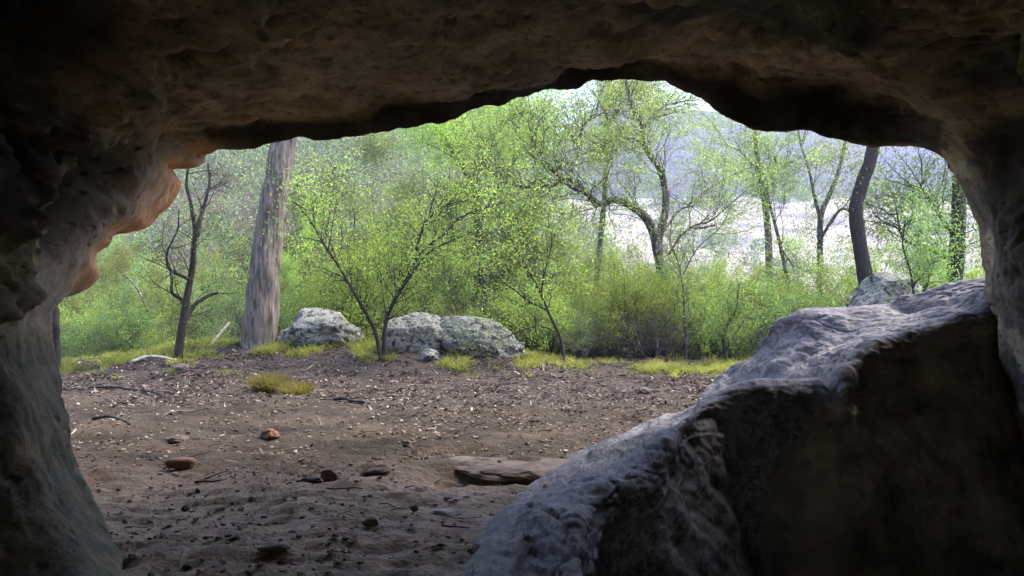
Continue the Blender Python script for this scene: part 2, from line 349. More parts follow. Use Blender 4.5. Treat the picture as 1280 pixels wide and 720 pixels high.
# the hollow behind the orange lobes etc. keeps its depth: left part of the first inner sections leans on r2
K = np.stack(rings, 0)
nr = len(rings); dens = np.array([.4, .5, .5, .6, .7, 1.1, 2, 3, 3, 4, 3.4, 3, 2.2, 1, .6, .4, .3])
tc = np.concatenate([[0], np.cumsum(dens)]); tt = np.interp(np.linspace(0, tc[-1], NV), tc, np.arange(nr))
i = np.minimum(tt.astype(int), nr-2); f = (tt-i)[:, None, None]
p0, p1, p2, p3 = K[np.maximum(i-1, 0)], K[i], K[i+1], K[np.minimum(i+2, nr-1)]
d10 = np.linalg.norm(p1-p0, axis=-1, keepdims=True)+1e-3; d21 = np.linalg.norm(p2-p1, axis=-1, keepdims=True)+1e-3; d32 = np.linalg.norm(p3-p2, axis=-1, keepdims=True)+1e-3
m1 = ((p2-p1)/d21+(p1-p0)/d10)*.5*np.minimum(d21, d10*1.6)*.8; m2 = ((p3-p2)/d32+(p2-p1)/d21)*.5*np.minimum(d21, d32*1.6)*.8
G = (2*f**3-3*f**2+1)*p1+(f**3-2*f**2+f)*m1+(-2*f**3+3*f**2)*p2+(f**3-f**2)*m2
ringpos = tt[:, None]*np.ones((1, N))
G0 = G.copy()
nrm = grid_normals(G)
cen = np.array([.2, 0, 1.0]); rad = G-cen; rad[..., 1] = 0; rad /= np.linalg.norm(rad, axis=-1, keepdims=True)+1e-6
inside = sstep(7.6, 9.3, ringpos)
sgn = np.sign((nrm*rad).sum(-1, keepdims=True)); outn = np.where(inside[..., None] > .5, nrm*sgn, nrm)
big = fbm(G*np.array([.9, .8, 1.3])+2.2, 3)*.13+terr(fbm(G*np.array([.75, .6, 1.5])+21, 5), 6)*.20+terr(fbm(G*np.array([2.2, 1.8, 4])+5, 4), 6)*.04
sc1 = -np.abs(fbm(G*np.array([2.4, 2.4, 3.2])+7.7, 3))*.11+.04           # ledges with sharp creases
c1, c2, cid = cells(G*np.array([2.3, 2.6, 2.6])+fbm(G*2, 2)[..., None]*.6)
cell = (np.minimum(c2-c1, .35)-.2)*-.045
c1b, c2b, _ = cells(G*np.array([6, 6, 7])+fbm(G*3, 2)[..., None]*.8)
pits = .10*np.exp(-(c1b/.36)**2)*sstep(-.05, .35, fbm(G*1.3+4, 2))
fine = fbm(G*8, 4)*.016
amt = inside*.85+.15
edge = np.exp(-((ringpos-7)/.8)**2)
pxu0 = np.interp(uu, cum, K12[:, 0]); pyu0 = np.interp(uu, cum, K12[:, 1])
calm = 1-.55*((pxu0 < 260)*sstep(390, 440, pyu0))[None]
lipf = 1-.72*np.exp(-((ringpos-8.6)/1.5)**4)
D = (big*calm+(sc1+cell)*calm**2)*amt*(1-.80*edge)*lipf+pits*inside*calm**2+fine*(.5+.5*inside)
# outside face is rough too
D = np.where(ringpos < 5.5, fbm(G*.7, 4)*.55*sstep(0, 1, ringpos)*sstep(6.2, 4.5, ringpos)+fine, D)
dirv = rad*(.75*inside[..., None]+.15)+outn*(.25+.6*(1-inside[..., None]))*np.where(ringpos[..., None] < 7, 1, 1)
G = G+dirv*D[..., None]
_in = (ringpos > 8.6) & (ringpos < 13) & (G0[..., 1] > 1.2)
_pts = G0[_in]; _ppx = 640+1000*_pts[:, 0]/_pts[:, 1]; _ppy = 360-1000*(_pts[:, 2]-CAMH)/_pts[:, 1]
def surf(px, py):
    return _pts[np.argmin((_ppx-px)**2+(_ppy-py)**2)]
def dent(px, py, d, r, amount, e=(0, 0, 0)):
    global G
    c = surf(px, py); w = np.exp(-(np.linalg.norm((G0-c)*np.array([1, .8, 1]), axis=-1)/r)**3)*inside*(1-edge)
    v = rad+np.array(e); G = G+v*(w*amount)[..., None]
dent(125, 225, 4.45, .36, .7, (-.2, -.2, .1)); dent(100, 272, 4.3, .24, .4, (-.2, -.2, 0)); dent(60, 35, 3.9, .3, .32); dent(235, 80, 4.3, .3, .25)
dent(1215, 105, 4.4, .32, .32); dent(1255, 200, 4.4, .4, .35); dent(1200, 60, 4.0, .3, .2); dent(900, 30, 4.6, .6, .16)
dent(195, 215, 5.2, .20, -.12); dent(780, 45, 5.0, .4, -.12)
jit = fbm(G0*3.1+50, 5)*.045
G = G+out2[None]*(jit*edge)[..., None]
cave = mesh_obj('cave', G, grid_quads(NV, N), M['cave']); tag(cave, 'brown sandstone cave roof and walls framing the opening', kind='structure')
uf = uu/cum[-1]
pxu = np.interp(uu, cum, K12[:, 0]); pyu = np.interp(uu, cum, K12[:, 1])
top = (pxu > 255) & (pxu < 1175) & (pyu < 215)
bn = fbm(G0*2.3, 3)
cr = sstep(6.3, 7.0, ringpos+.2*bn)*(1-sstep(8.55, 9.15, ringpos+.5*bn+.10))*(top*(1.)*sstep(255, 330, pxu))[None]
def shade_blot(px, py, d, r, sx=1.): return sstep(1.15, .75, np.linalg.norm((G0-surf(px, py))*np.array([sx, .7, 1.2]), axis=-1)/r+.35*fbm(G0*2.6+px, 4))*(ringpos > 8.2)
for a_ in ((118, 240, 4.45, .46), (75, 290, 4.3, .22), (225, 70, 4.3, .22), (60, 40, 3.8, .35), (1215, 110, 4.4, .25), (1010, 30, 4.5, .5), (860, 20, 4.5, .35), (1262, 300, 5, .55), (1250, 210, 5, .4), (30, 200, 4, .4)): cr = np.maximum(cr, shade_blot(*a_)*.92)  # dark blots painted as shade in the hollows, right wall darkened likewise
cr = np.maximum(cr, sstep(1192, 1215, pxu)[None]*sstep(6.9, 7.5, ringpos+.5*bn)*(1-sstep(11, 12, ringpos))*.85*sstep(-.45, .05, bn))  # rest of the right wall darkened in colour
add_attr(cave, 'crust_shade', np.clip(cr, 0, 1))
lob = (sstep(90, 125, pxu)*(1-sstep(262, 285, pxu))*(pyu < 372))
och = lob[None]*(1-sstep(7.4, 8.6, ringpos+.9*bn))*sstep(3.5, 5, ringpos)
under = (sstep(1060, 1100, pxu)*(1-sstep(1140, 1160, pxu))*(pyu < 215))
och = np.clip(och+under[None]*(1-sstep(6.9, 7.4, ringpos))*sstep(5, 6, ringpos)*.5, 0, 1)
add_attr(cave, 'ochre', och)
pale = ((pxu < 255)*(pyu < 385)*(pyu > 0))[None]*np.exp(-((ringpos-8.6)/.9)**2)*.7
colm = ((pxu < 95)*(pyu < 400)*(pyu > 362))[None]*sstep(6.5, 7.2, ringpos)*(1-sstep(9, 9.8, ringpos))
add_attr(cave, 'pale', np.clip(np.maximum(pale*lob[None], colm*.5), 0, 1))
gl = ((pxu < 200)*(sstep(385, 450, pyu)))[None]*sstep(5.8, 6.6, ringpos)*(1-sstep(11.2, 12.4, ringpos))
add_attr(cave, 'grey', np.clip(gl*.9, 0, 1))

# ------------------------------------------------------------------ the rock shelf on the right
S = [ # L contact / skyline, M tread, E edge, R riser, B riser foot
 ((560, 800, 3.05), (690, 810, 2.9), (735, 830, 2.8), (930, 900, 2.6), (1080, 1050, 2.2)),
 ((578, 735, 3.45), (690, 720, 3.4), (728, 712, 3.4), (905, 770, 3.05), (1060, 950, 2.35)),
 ((598, 685, 4.0), (700, 660, 3.95), (724, 660, 3.9), (905, 700, 3.4), (1060, 880, 2.5)),
 ((622, 645, 4.55), (722, 622, 4.4), (752, 624, 4.35), (930, 668, 3.6), (1080, 860, 2.6)),
 ((655, 605, 5.3), (745, 588, 4.9), (812, 594, 4.65), (950, 640, 3.9), (1100, 840, 2.7)),
 ((705, 572, 6.1), (775, 556, 5.6), (840, 542, 5.1), (980, 605, 4.2), (1140, 800, 2.8)),
 ((765, 552, 6.8), (815, 538, 6.0), (858, 520, 5.4), (1000, 590, 4.4), (1160, 790, 2.9)),
 ((835, 522, 7.9), (865, 511, 6.6), (890, 500, 5.7), (1020, 575, 4.5), (1190, 775, 2.95)),
 ((885, 500, 8.8), (915, 494, 7.2), (950, 489, 5.8), (1060, 570, 4.6), (1210, 765, 3.0)),
 ((905, 483, 9.2), (950, 478, 7.3), (1010, 487, 5.8), (1090, 565, 4.7), (1230, 750, 3.1)),
 ((932, 455, 9.1), (992, 458, 7.2), (1046, 484, 5.7), (1120, 560, 4.8), (1240, 740, 3.1)),
 ((962, 428, 8.7), (1020, 432, 7.2), (1064, 452, 5.85), (1150, 540, 4.9), (1260, 720, 3.2)),
 ((982, 398, 8.3), (1050, 410, 7.2), (1098, 430, 6.0), (1180, 520, 4.9), (1290, 700, 3.3)),
 ((1010, 384, 8.1), (1080, 399, 7.1), (1135, 414, 6.0), (1210, 505, 4.9), (1310, 690, 3.3)),
 ((1062, 383, 7.8), (1115, 393, 7.0), (1165, 405, 6.0), (1235, 495, 4.9), (1330, 690, 3.3)),
 ((1125, 380, 7.4), (1160, 386, 6.8), (1200, 393, 6.0), (1260, 480, 4.9), (1350, 680, 3.3)),
 ((1178, 366, 7.0), (1205, 372, 6.6), (1232, 381, 6.0), (1290, 470, 4.9), (1370, 670, 3.3)),
 ((1225, 356, 6.7), (1245, 362, 6.4), (1264, 368, 6.0), (1330, 450, 4.9), (1400, 660, 3.3)),
 ((1300, 340, 6.5), (1320, 345, 6.2), (1345, 350, 5.9), (1420, 430, 4.8), (1480, 640, 3.3))]
rows = []
for k, st in enumerate(S):
    p = [P(*a) for a in st]
    if k <= 8: pre = [p[0]+np.array([-.30, .35, -.60]), p[0]+np.array([-.14, .16, -.26])]
    else: pre = [np.array([p[0][0]+.2, p[0][1]+1.8, -1.0]), p[0]+np.array([.02, .9, -.55*max(p[0][2], .3)]), p[0]+np.array([0, .35, -.09])]
    if k <= 8: pre = [pre[0], .5*(pre[0]+pre[1]), pre[1]]
    e = p[2]; p[3] = e+np.array([.12 if k > 5 else .05, -.10, -.28-.17*(k > 6)-.08*(k <= 5)]); p[4] = np.array([e[0]+.32, e[1]-.38, -.75])
    foot = np.array([e[0]+.9, e[1]-1.0, -1.15])
    rows.append(pre+p+[foot])
A = np.array(rows); SN, SM = 420, 330
A = catmull(A, SN); A = np.swapaxes(catmull(np.swapaxes(A, 0, 1), SM), 0, 1)
G = A.copy(); nrm = grid_normals(G)
if nrm[SN//2, SM//3, 2] < 0: nrm = -nrm
v = np.linspace(0, 8, SM)[None]*np.ones((SN, 1)); u = np.linspace(0, len(S)-1, SN)[:, None]*np.ones((1, SM))
sk = np.stack([G[..., 0]*.75+G[..., 1]*.55, (G[..., 1]*.75-G[..., 0]*.55)*.35, G[..., 2]*1.4], -1)
tread = sstep(2.6, 3.4, v)*(1-sstep(5, 5.4, v))
D = fbm(G*1.1+9, 3)*.04+(-np.abs(fbm(sk*1.6, 3))*.03+.01)+(terr(fbm(sk*np.array([1.1, 1.6, 1.6])+4, 5), 7)*.085+terr(fbm(sk*3+14, 4), 6)*.016)*(v < 5.6)+terr(fbm(G*np.array([.9, .9, 1.6])+31, 5), 6)*(.07+.07*sstep(5, 8, u))*(v >= 5.0)*sstep(5.0, 5.8, v)+fbm(G*8, 3)*.008
c1, c2, cid = cells(G*np.array([3.2, 2.6, 3])+fbm(G*2.2, 2)[..., None]*.5)
near = 1-sstep(2.0, 4.2, u)
D = D+near*(v < 5.3)*((cid-.5)*.05*sstep(3.2, 1.6, u)*(v < 5.1))
D = D+.03*np.exp(-((v-5)/.25)**2)*sstep(3, 6, u)
bed = sk*np.array([.9, 1.2, 2.0]); D = D-.018*np.exp(-(np.abs(gnoise(bed*2.4+3))/.035)**2)*tread-.007*np.exp(-(np.abs(gnoise(bed*5.5+13))/.09)**2)*tread
D = D+sstep(5.2, 6.2, v)*(fbm(G*1.3, 4)*.10)
D = D*(1-.55*np.exp(-((v-3)/.35)**2))*sstep(0, 1, v)
G = G+nrm*D[..., None]
# a groove that splits the shelf top, and a dished step
gl_ = np.exp(-((u-9.6-.35*(v-4)+.3*gnoise(G*1.5))/.28)**2)*tread; G[..., 2] -= gl_*.10
gl_ = np.exp(-((u-15.2-.5*(v-4)+.3*gnoise(G*1.5))/.35)**2)*tread; G[..., 2] -= gl_*.08
shelf = mesh_obj('rock_shelf', G, grid_quads(SN, SM), M['shelf'])
tag(shelf, 'long grey weathered sandstone shelf sloping down from the right cave wall to the dirt', 'rock shelf')
add_attr(shelf, 'inner', sstep(5.0, 5.5, v+.25*fbm(G*2, 3)-2.5*(1-sstep(5.5, 9.5, u))))

# ------------------------------------------------------------------ stones
def rock(name, px, py, size, seed, mat, label, cat='stone', flat=.9, rz=0., group=None, sub=5, sink=.25, xyz=None, rough=.18, facets=5, d=None, tilt=0., box=0., under=0.):
    import bmesh
    bm = bmesh.new(); bmesh.ops.create_icosphere(bm, subdivisions=sub, radius=1)
    co = np.array([w.co[:] for w in bm.verts]); r_ = np.random.RandomState(seed)
    for _ in range(facets):
        n = r_.normal(size=3); n[2] = abs(n[2])*.6; n /= np.linalg.norm(n); h = r_.uniform(.62, .88); dd = co@n-h
        co = co-np.where(dd > 0, dd*.88, 0)[:, None]*n
    if box: co = np.sign(co)*np.abs(co)**(1-box)*.82
    if under: co[:, :2] *= (1+under*np.minimum(co[:, 2:3], 0)); co[:, 2] = np.where(co[:, 2] > 0, co[:, 2]*.55, co[:, 2])
    n = co/np.linalg.norm(co, axis=1)[:, None]
    co = co+n*(fbm(co*1.3+seed*3.3, 4)*rough+fbm(co*6+seed, 3)*rough*.18)[:, None]
    co = co*np.array(size)/2
    for w, c in zip(bm.verts, co): w.co = c
    for fc in bm.faces: fc.smooth = True
    me = bpy.data.meshes.new(name); bm.to_mesh(me); bm.free(); me.materials.append(mat)
    o = bpy.data.objects.new(name, me); COL.objects.link(o)
    if xyz is None:
        if d is None: x, y = gp(px, py)
        else: x, y = (px-640)/1000*d, d
        z = Td(x, y)+size[2]*(.5-sink)
    else: x, y, z = xyz
    o.location = (x, y, z); o.rotation_euler = (tilt, 0, rz)
    tag(o, label, cat, group); return o
rock('boulder', 400, 440, (1.68, 1.1, .74), 11, M['boulder'], 'rounded lichen-mottled grey boulder beside the big pale tree trunk', 'boulder', sub=6, sink=.24, d=13.4, rough=.12)
rock('boulder', 521, 440, (1.06, 1.0, .82), 5, M['boulder'], 'left block of the cracked grey boulder behind the two-stemmed bush', 'boulder', sub=6, sink=.22, d=13.1, facets=4, rough=.12)
rock('boulder', 602, 442, (1.72, 1.0, .74), 23, M['boulder'], 'long right block of the cracked boulder sloping down to the right', 'boulder', sub=6, sink=.22, d=13.1, rz=-.1, rough=.12).rotation_euler[1] = .16
rock('boulder', 534, 441, (.34, .25, .24), 41, M['boulder'], 'small pale lichened stone in the grass before the cracked boulder', 'stone', d=12.4)
rock('boulder', 1110, 390, (1.45, 1.2, 1.2), 52, M['boulder'], 'pale boulder among the saplings beyond the rock shelf', 'boulder', sub=6, xyz=(6.95, 14.8, .95), rough=.12)
rock('stone', 226, 587, (.24, .13, .085), 61, M['stone'], 'red brown brick-like stone lying alone on the dirt at left', rough=.10, facets=0, sink=.06, rz=.05, box=.55)
rock('stone', 412, 599, (.12, .10, .10), 62, M['stone'], 'lumpy orange brown stone on the dirt in the middle', sink=.12)
rock('stone', 388, 601, (.13, .08, .045), 63, M['darkstone'], 'dark flat chip beside the lumpy orange brown stone', sink=.15)
rock('stone', 509, 556, (.085, .07, .065), 64, M['darkstone'], 'small dark round stone on the dirt above the half-buried slab', sink=.1)
rock('stone', 470, 590, (.19, .1, .04), 65, M['darkstone'], 'low dark flat stone just right of the lumpy orange brown stone', sink=.2)
rock('stone', 222, 554, (.19, .12, .065), 66, M['darkstone'], 'grey brown flat stone behind the brick-like stone', sink=.15)
rock('stone', 338, 551, (.17, .13, .10), 67, M['stone'], 'brown knobbly stone at mid distance left of centre', sink=.15)
rock('stone', 463, 660, (.09, .07, .05), 68, M['darkstone'], 'small brown stone near the bottom centre of the dirt', sink=.15)
rock('stone', 558, 640, (.215, .10, .04), 69, M['palestone'], 'pale grey flat slab of stone beside the rock shelf', rough=.08, facets=7, sink=.0, rz=.25, tilt=.12)
rock('stone', 567, 624, (.065, .04, .03), 70, M['palestone'], 'small pale chip just above the pale flat stone', sink=0.)
rock('stone', 518, 638, (.05, .04, .04), 71, M['stone'], 'tiny brown stone left of the pale flat stone', sink=.05)
rock('stone', 806, 492, (.16, .12, .11), 72, M['darkstone'], 'small dark stone in the leaf litter near the right grass', sink=.2)
rock('stone', 226, 466, (.24, .2, .15), 73, M['darkstone'], 'dark stone at the foot of the slim dark tree', sink=.2)
rock('stone', 343, 690, (.16, .07, .03), 74, M['darkstone'], 'thin dark stone nearest the viewer at lower left', sink=.1, rz=.2)
rock('stone', 232, 635, (.05, .05, .04), 75, M['darkstone'], 'small dark stone in front of the brick-like stone', sink=.1)
rock('half_buried_slab', 600, 580, (.95, .50, .16), 81, M['slab'], 'half-buried brown rock slab with shadowed front lip beside the shelf', 'rock slab', sub=6, rough=.14, facets=4, xyz=(-.16, 5.80, -.005), tilt=.10, rz=-.06, under=.55)
rock('half_buried_slab', 655, 585, (.75, .40, .16), 83, M['slab'], 'smaller buried slab lip touching the rock shelf', 'rock slab', sub=6, rough=.12, facets=4, xyz=(.16, 5.70, .01), tilt=.10, rz=.22, under=.55)

# ------------------------------------------------------------------ plants
class Acc:
    def __init__(s): s.v = []; s.q = []; s.n = 0
    def add(s, v, q):
        s.v.append(np.asarray(v, float).reshape(-1, 3)); s.q.append(np.asarray(q).reshape(-1, 4)+s.n); s.n += len(s.v[-1])
    def tube(s, pts, rr, k=6, nz=0.):
        pts = np.asarray(pts, float); rr = np.asarray(rr, float); n = len(pts)
        t = np.gradient(pts, axis=0); t /= np.linalg.norm(t, axis=1)[:, None]+1e-9
        ref = np.array([1., .13, .07]) if abs(t[:, 0]).mean() < .7 else np.array([.1, .2, 1.])
        a = np.cross(t, ref); a /= np.linalg.norm(a, axis=1)[:, None]; b = np.cross(t, a)
        an = np.arange(k)*2*PI/k
        ring = pts[:, None]+rr[:, None, None]*(np.cos(an)[None, :, None]*a[:, None]+np.sin(an)[None, :, None]*b[:, None])
        if nz:
            d = fbm(ring*np.array([9, 9, 1.3]), 3)*nz; c = ring-pts[:, None]; ring = pts[:, None]+c*(1+d[..., None])
        i = np.arange(n-1)[:, None]*k; j = np.arange(k)[None]; j2 = (j+1) % k
        s.add(ring, np.stack([i+j, i+j2, i+k+j2, i+k+j], -1))
    def build(s, name, mat, parent=None, smooth=True):
        return mesh_obj(name, np.concatenate(s.v), np.concatenate(s.q), mat, parent, smooth)
def unit(v): return v/(np.linalg.norm(v)+1e-9)
def grow(acc, anch, p, d, L, r, lvl, cfg, rng, k=5):
    nseg = cfg.get('nseg', 5); pts = [p]; q = p; w = cfg['wob'][lvl]
    for _ in range(nseg):
        d = unit(d+rng.normal(size=3)*w+np.array([0, 0, cfg['up'][lvl]])); q = q+d*L/nseg; pts.append(q)
    pts = np.array(pts); rr = np.linspace(r, r*cfg.get('tap', .45), nseg+1)
    acc.tube(pts, rr, max(3, k))
    if lvl >= cfg['lv']:
        anch.append(pts[1:]); return
    nc = cfg['nc'][lvl]
    for c in range(nc):
        t = rng.uniform(cfg['t0'][lvl], 1.) if c else 1.
        x = t*nseg; i = min(int(x), nseg-1); pos = pts[i]+(pts[i+1]-pts[i])*(x-i)
        base = unit(pts[i+1]-pts[i]); s = unit(np.cross(base, rng.normal(size=3)))
        an = rng.uniform(*cfg['ang']) if c else rng.uniform(.05, .35)
        nd = base*math.cos(an)+s*math.sin(an)
        grow(acc, anch, pos, nd, L*rng.uniform(*cfg['ls']), max(r*(1-t*.5)*cfg.get('rs', .6), .0018*cfg.get('rmin', 1)), lvl+1, cfg, rng, k-1)
def leaves(anch, n, sig, ln, wd, rng, droop=.3, flat=1.):
    a = np.concatenate(anch) if isinstance(anch, list) else anch
    idx = rng.randint(0, len(a), n); c = a[idx]+rng.normal(size=(n, 3))*np.array([sig, sig, sig*flat])
    ax = rng.normal(size=(n, 3)); ax[:, 2] -= droop; ax /= np.linalg.norm(ax, axis=1)[:, None]
    bx = np.cross(ax, rng.normal(size=(n, 3))); bx /= np.linalg.norm(bx, axis=1)[:, None]
    l = ln*rng.uniform(.6, 1.35, (n, 1)); w = wd*rng.uniform(.7, 1.3, (n, 1))
    V = np.stack([c-ax*l/2, c+bx*w/2-ax*l*.1, c+ax*l/2, c-bx*w/2-ax*l*.1], 1)
    return V.reshape(-1, 3), np.arange(n*4).reshape(-1, 4)
def leaf_obj(name, anch, n, sig, ln, wd, rng, mat, parent, droop=.3, flat=1.):
    V, Q = leaves(anch, n, sig, ln, wd, rng, droop, flat); return mesh_obj(name, V, Q, mat, parent, False)

SHRUB = dict(lv=3, nc=[5, 4, 4], t0=[.25, .25, .2], ang=(.35, .95), ls=(.5, .78), wob=[.16, .2, .25, .25], up=[.05, .06, .05, .02], rs=.62)
SAPL = dict(lv=3, nc=[9, 4, 3], t0=[.3, .3, .2], ang=(.5, 1.1), ls=(.28, .42), wob=[.08, .2, .25, .25], up=[.06, .05, .03, 0], rs=.45, nseg=7)
GUM = dict(lv=4, nc=[4, 3, 3, 4], t0=[.5, .4, .3, .2], ang=(.45, 1.0), ls=(.5, .74), wob=[.10, .22, .28, .3, .3], up=[.05, .08, .06, .04, 0], rs=.62)
def make_shrub(h, seed, mat, bark, nl, ln, wd, sig, stems=4, cfg=SHRUB, spread=.5, r=.03, flat=.8):
    rng = np.random.RandomState(seed); acc = Acc(); an = []
    for s in range(stems):
        a = rng.uniform(0, 2*PI); d = unit(np.array([math.cos(a)*spread*rng.uniform(.3, 1), math.sin(a)*spread*rng.uniform(.3, 1), 1.]))
        grow(acc, an, rng.normal(size=3)*np.array([.05, .05, 0])-np.array([0, 0, .08]), d, h*rng.uniform(.38, .55), r*rng.uniform(.7, 1.1), 0, cfg, rng, 6)
    return acc, an, rng
CNT = {}
def proto(name, label, cat, group, h, seed, leafmat, bark, nl, ln, wd, sig, crown='foliage', stem='stem', **kw):
    acc, an, rng = make_shrub(h, seed, leafmat, bark, nl, ln, wd, sig, **kw)
    root = empty(name, (0, 0, 0)); tag(root, label, cat, group)
    acc.build(stem, bark, root)
    if nl: leaf_obj(crown, an, nl, sig, ln, wd, rng, leafmat, root)
    root['_used'] = False
    return root
def place(root, x, y, s=1., rz=None, dz=0., label=None):
    z = Ts(x, y)-.04+dz
    if not root['_used']:
        r = root; root['_used'] = True
    else:
        r = root.copy(); COL.objects.link(r)
        for ch in root.children:
            c = ch.copy(); COL.objects.link(c); c.parent = r
    r.location = (x, y, z); r.rotation_euler = (0, 0, rs.uniform(0, 6.28) if rz is None else rz); r.scale = (s, s, s*rs.uniform(.9, 1.12))
    if label: r['label'] = label
    return r

W = 'yellow green feathery bush in the undergrowth past the dirt edge'; WG = 'feathery bushes beyond the dirt edge'
wat = [proto('wattle_shrub', W, 'shrub', WG, 2.3+.5*(k == 1), 100+k, M['leaf_wattle'], M['bark_dark'], 9500, .055, .015, .06, stems=5, spread=.75) for k in range(3)]
F_ = 'mid green leafy bush in the undergrowth past the dirt edge'; FG = 'mid green bushes beyond the dirt edge'
grn = [proto('leafy_shrub', F_, 'shrub', FG, 2.2, 200+k, M['leaf_green'], M['bark_grey'], 10000, .055, .019, .065, stems=5, spread=.8) for k in range(2)]
DG = 'grey green scrubby bush with visible twigs past the dirt edge'; DGG = 'grey green scrubby bushes'
dul = [proto('scrub_bush', DG, 'shrub', DGG, 2.3, 300+k, M['leaf_dull'], M['bark_grey'], 7000, .05, .014, .07, stems=6, spread=.8) for k in range(2)]
DB = 'leafless grey twiggy bush among the greenery'; DBG = 'bare twiggy bushes'
bare = [proto('dead_bush', DB, 'shrub', DBG, 2.0, 400+k, None, M['bark_grey'], 0, 0, 0, 0, stems=6, spread=.9, r=.02) for k in range(2)]
SP = 'thin upright sapling with light green leaves in the forest'; SPG = 'thin saplings in the forest'
sap = [proto('sapling', SP, 'tree', SPG, 8.5, 500+k, M['leaf_wattle'] if k else M['leaf_gum'], M['bark_grey'], 13000, .06, .017, .09, crown='crown', stem='trunk', stems=1, cfg=SAPL, spread=.15, r=.05) for k in range(3)]
GT = 'gum tree with forked limbs and patchy crown further back in the forest'; GTG = 'gum trees further back'
gum = [proto('gum_tree', GT, 'tree', GTG, 8.0, 600+k, M['leaf_gum'] if k != 1 else M['leaf_dull'], M['bark_grey'], 28000, .07, .02, .13, crown='crown', stem='trunk', stems=1, cfg=GUM, spread=.25, r=.12) for k in range(3)]
BT = 'bushy green tree on the slope behind the scrub'; BTG = 'bushy green trees on the slope'
bus = [proto('bushy_tree', BT, 'tree', BTG, 5.5, 700+k, [M['leaf_green'], M['leaf_wattle'], M['leaf_dull']][k], M['bark_dark'], 26000, .075, .024, .13, crown='crown', stem='trunk', stems=3, spread=.55, r=.06) for k in range(3)]

def toplimit(px):
    """lowest picture height (py) a background crown may reach at this bearing, keeps the view of the valley open"""
    return np.interp(px, [-200, 560, 640, 780, 835, 850, 1085, 1110, 1300], [0, 60, 120, 180, 235, 290, 300, 205, 160])
def scatter(protos, n, y0, y1, px0, px1, hs, hgt, seed, clear=None, smin=.45):
    rng = np.random.RandomState(seed); k = 0; tries = 0
    while k < n and tries < n*30:
        tries += 1
        y = math.sqrt(rng.uniform(y0*y0, y1*y1)); px = rng.uniform(px0, px1); x = (px-640)/1000*y
        s = rng.uniform(*hs); z = Ts(x, y)
        spanpx = hgt*s*.3/y*1000
        lim = max(toplimit(px-spanpx), toplimit(px), toplimit(px+spanpx))
        zmax = CAMH+(360-lim)/1000*y
        if z+hgt*s > zmax: s = (zmax-z)/hgt
        if s < smin: continue
        place(protos[rng.randint(len(protos))], x, y, s); k += 1

# ------------------------------------------------------------------ the trees one can tell apart
def hero(name, label, D, paths, bark, leafmat=None, nl=0, sig=.2, ln=.07, wd=.02, seed=1, k=8, twigs=0, tl=.7, crown='crown', stem='trunk', cat='tree', nz=0., from_=.3, cfgo=None, bury=True, tr=.012, flat=.7):
    rng = np.random.RandomState(seed); acc = Acc(); base = None; tips = []
    for j, (pp, r0, r1, dd0, dd1) in enumerate(paths):
        pp = np.array(pp, float); t = np.linspace(0, 1, len(pp))
        Kp = np.array([P(a, b, D+dd0+(dd1-dd0)*tt) for (a, b), tt in zip(pp, t)])
        if j == 0:
            gz = Ts(Kp[0, 0], Kp[0, 1]); base = np.array([Kp[0, 0], Kp[0, 1], gz])
            if bury and Kp[0, 2] > gz-.05: Kp = np.concatenate([[[Kp[0, 0], Kp[0, 1], gz-.25]], Kp]) if Kp[0, 2]-gz > .15 else np.concatenate([[Kp[0]*[1, 1, 0]+[0, 0, gz-.25]], Kp[1:]])
        n = max(8, int(len(Kp)*6)); C = catmull(Kp, n); tt = np.linspace(0, 1, n)
        C = C+(fbm(np.stack([tt*3+j*5, tt*0+seed, tt*0], 1), 2)[:, None]*.03*np.array([1, 3, 1])*(D/13))*np.sin(tt*PI)[:, None]
        rr = r0+(r1-r0)*tt**.85
        if j == 0: rr = rr*(1+.22*np.exp(-tt*14))
        if nz: C = catmull(Kp, n*4); rr = np.interp(np.linspace(0, 1, n*4), tt, rr)
        acc.tube(C-base, rr, 28 if nz else k, nz)
        for q in range(int(twigs*len(pp)/4*(1 if j else .6))+0):
            t0 = rng.uniform(from_ if j == 0 else .15, 1); i = int(t0*(len(C)-2)); dirn = unit(C[i+1]-C[i]); s = unit(np.cross(dirn, rng.normal(size=3)))
            an = rng.uniform(.5, 1.2); nd = unit(dirn*math.cos(an)+s*math.sin(an)+np.array([0, 0, .15]))
            cfg = dict(lv=2, nc=[4, 3], t0=[.25, .2], ang=(.4, 1.), ls=(.5, .75), wob=[.2, .28, .3], up=[.05, .03, 0], rs=.6); cfg.update(cfgo or {})
            grow(acc, tips, C[i]-base, nd, tl*rng.uniform(.6, 1.2), min(tr, rr[i]*.6), 0, cfg, rng, 5)
    root = empty(name, base); tag(root, label, cat)
    acc.build(stem, bark, root)
    if nl and tips: leaf_obj(crown, tips, nl, sig, ln, wd, rng, leafmat, root, flat=flat)
    return root, tips
hero('gum_tree', 'thick straight gum trunk with pale peeling bark beside the left boulder', 13.2,
     [([(322, 424), (328, 370), (335, 300), (345, 235), (354, 185), (362, 120), (372, 20), (380, -90)], .265, .15, 0, .3),
      ([(376, -20), (410, -90), (450, -150)], .10, .04, .3, 1.5), ([(379, -80), (340, -150), (300, -200)], .10, .04, .3, -1)],
     M['bark_pale'], M['leaf_gum'], 9000, .22, .07, .02, 21, twigs=9, tl=1.3, nz=.22, from_=.72)
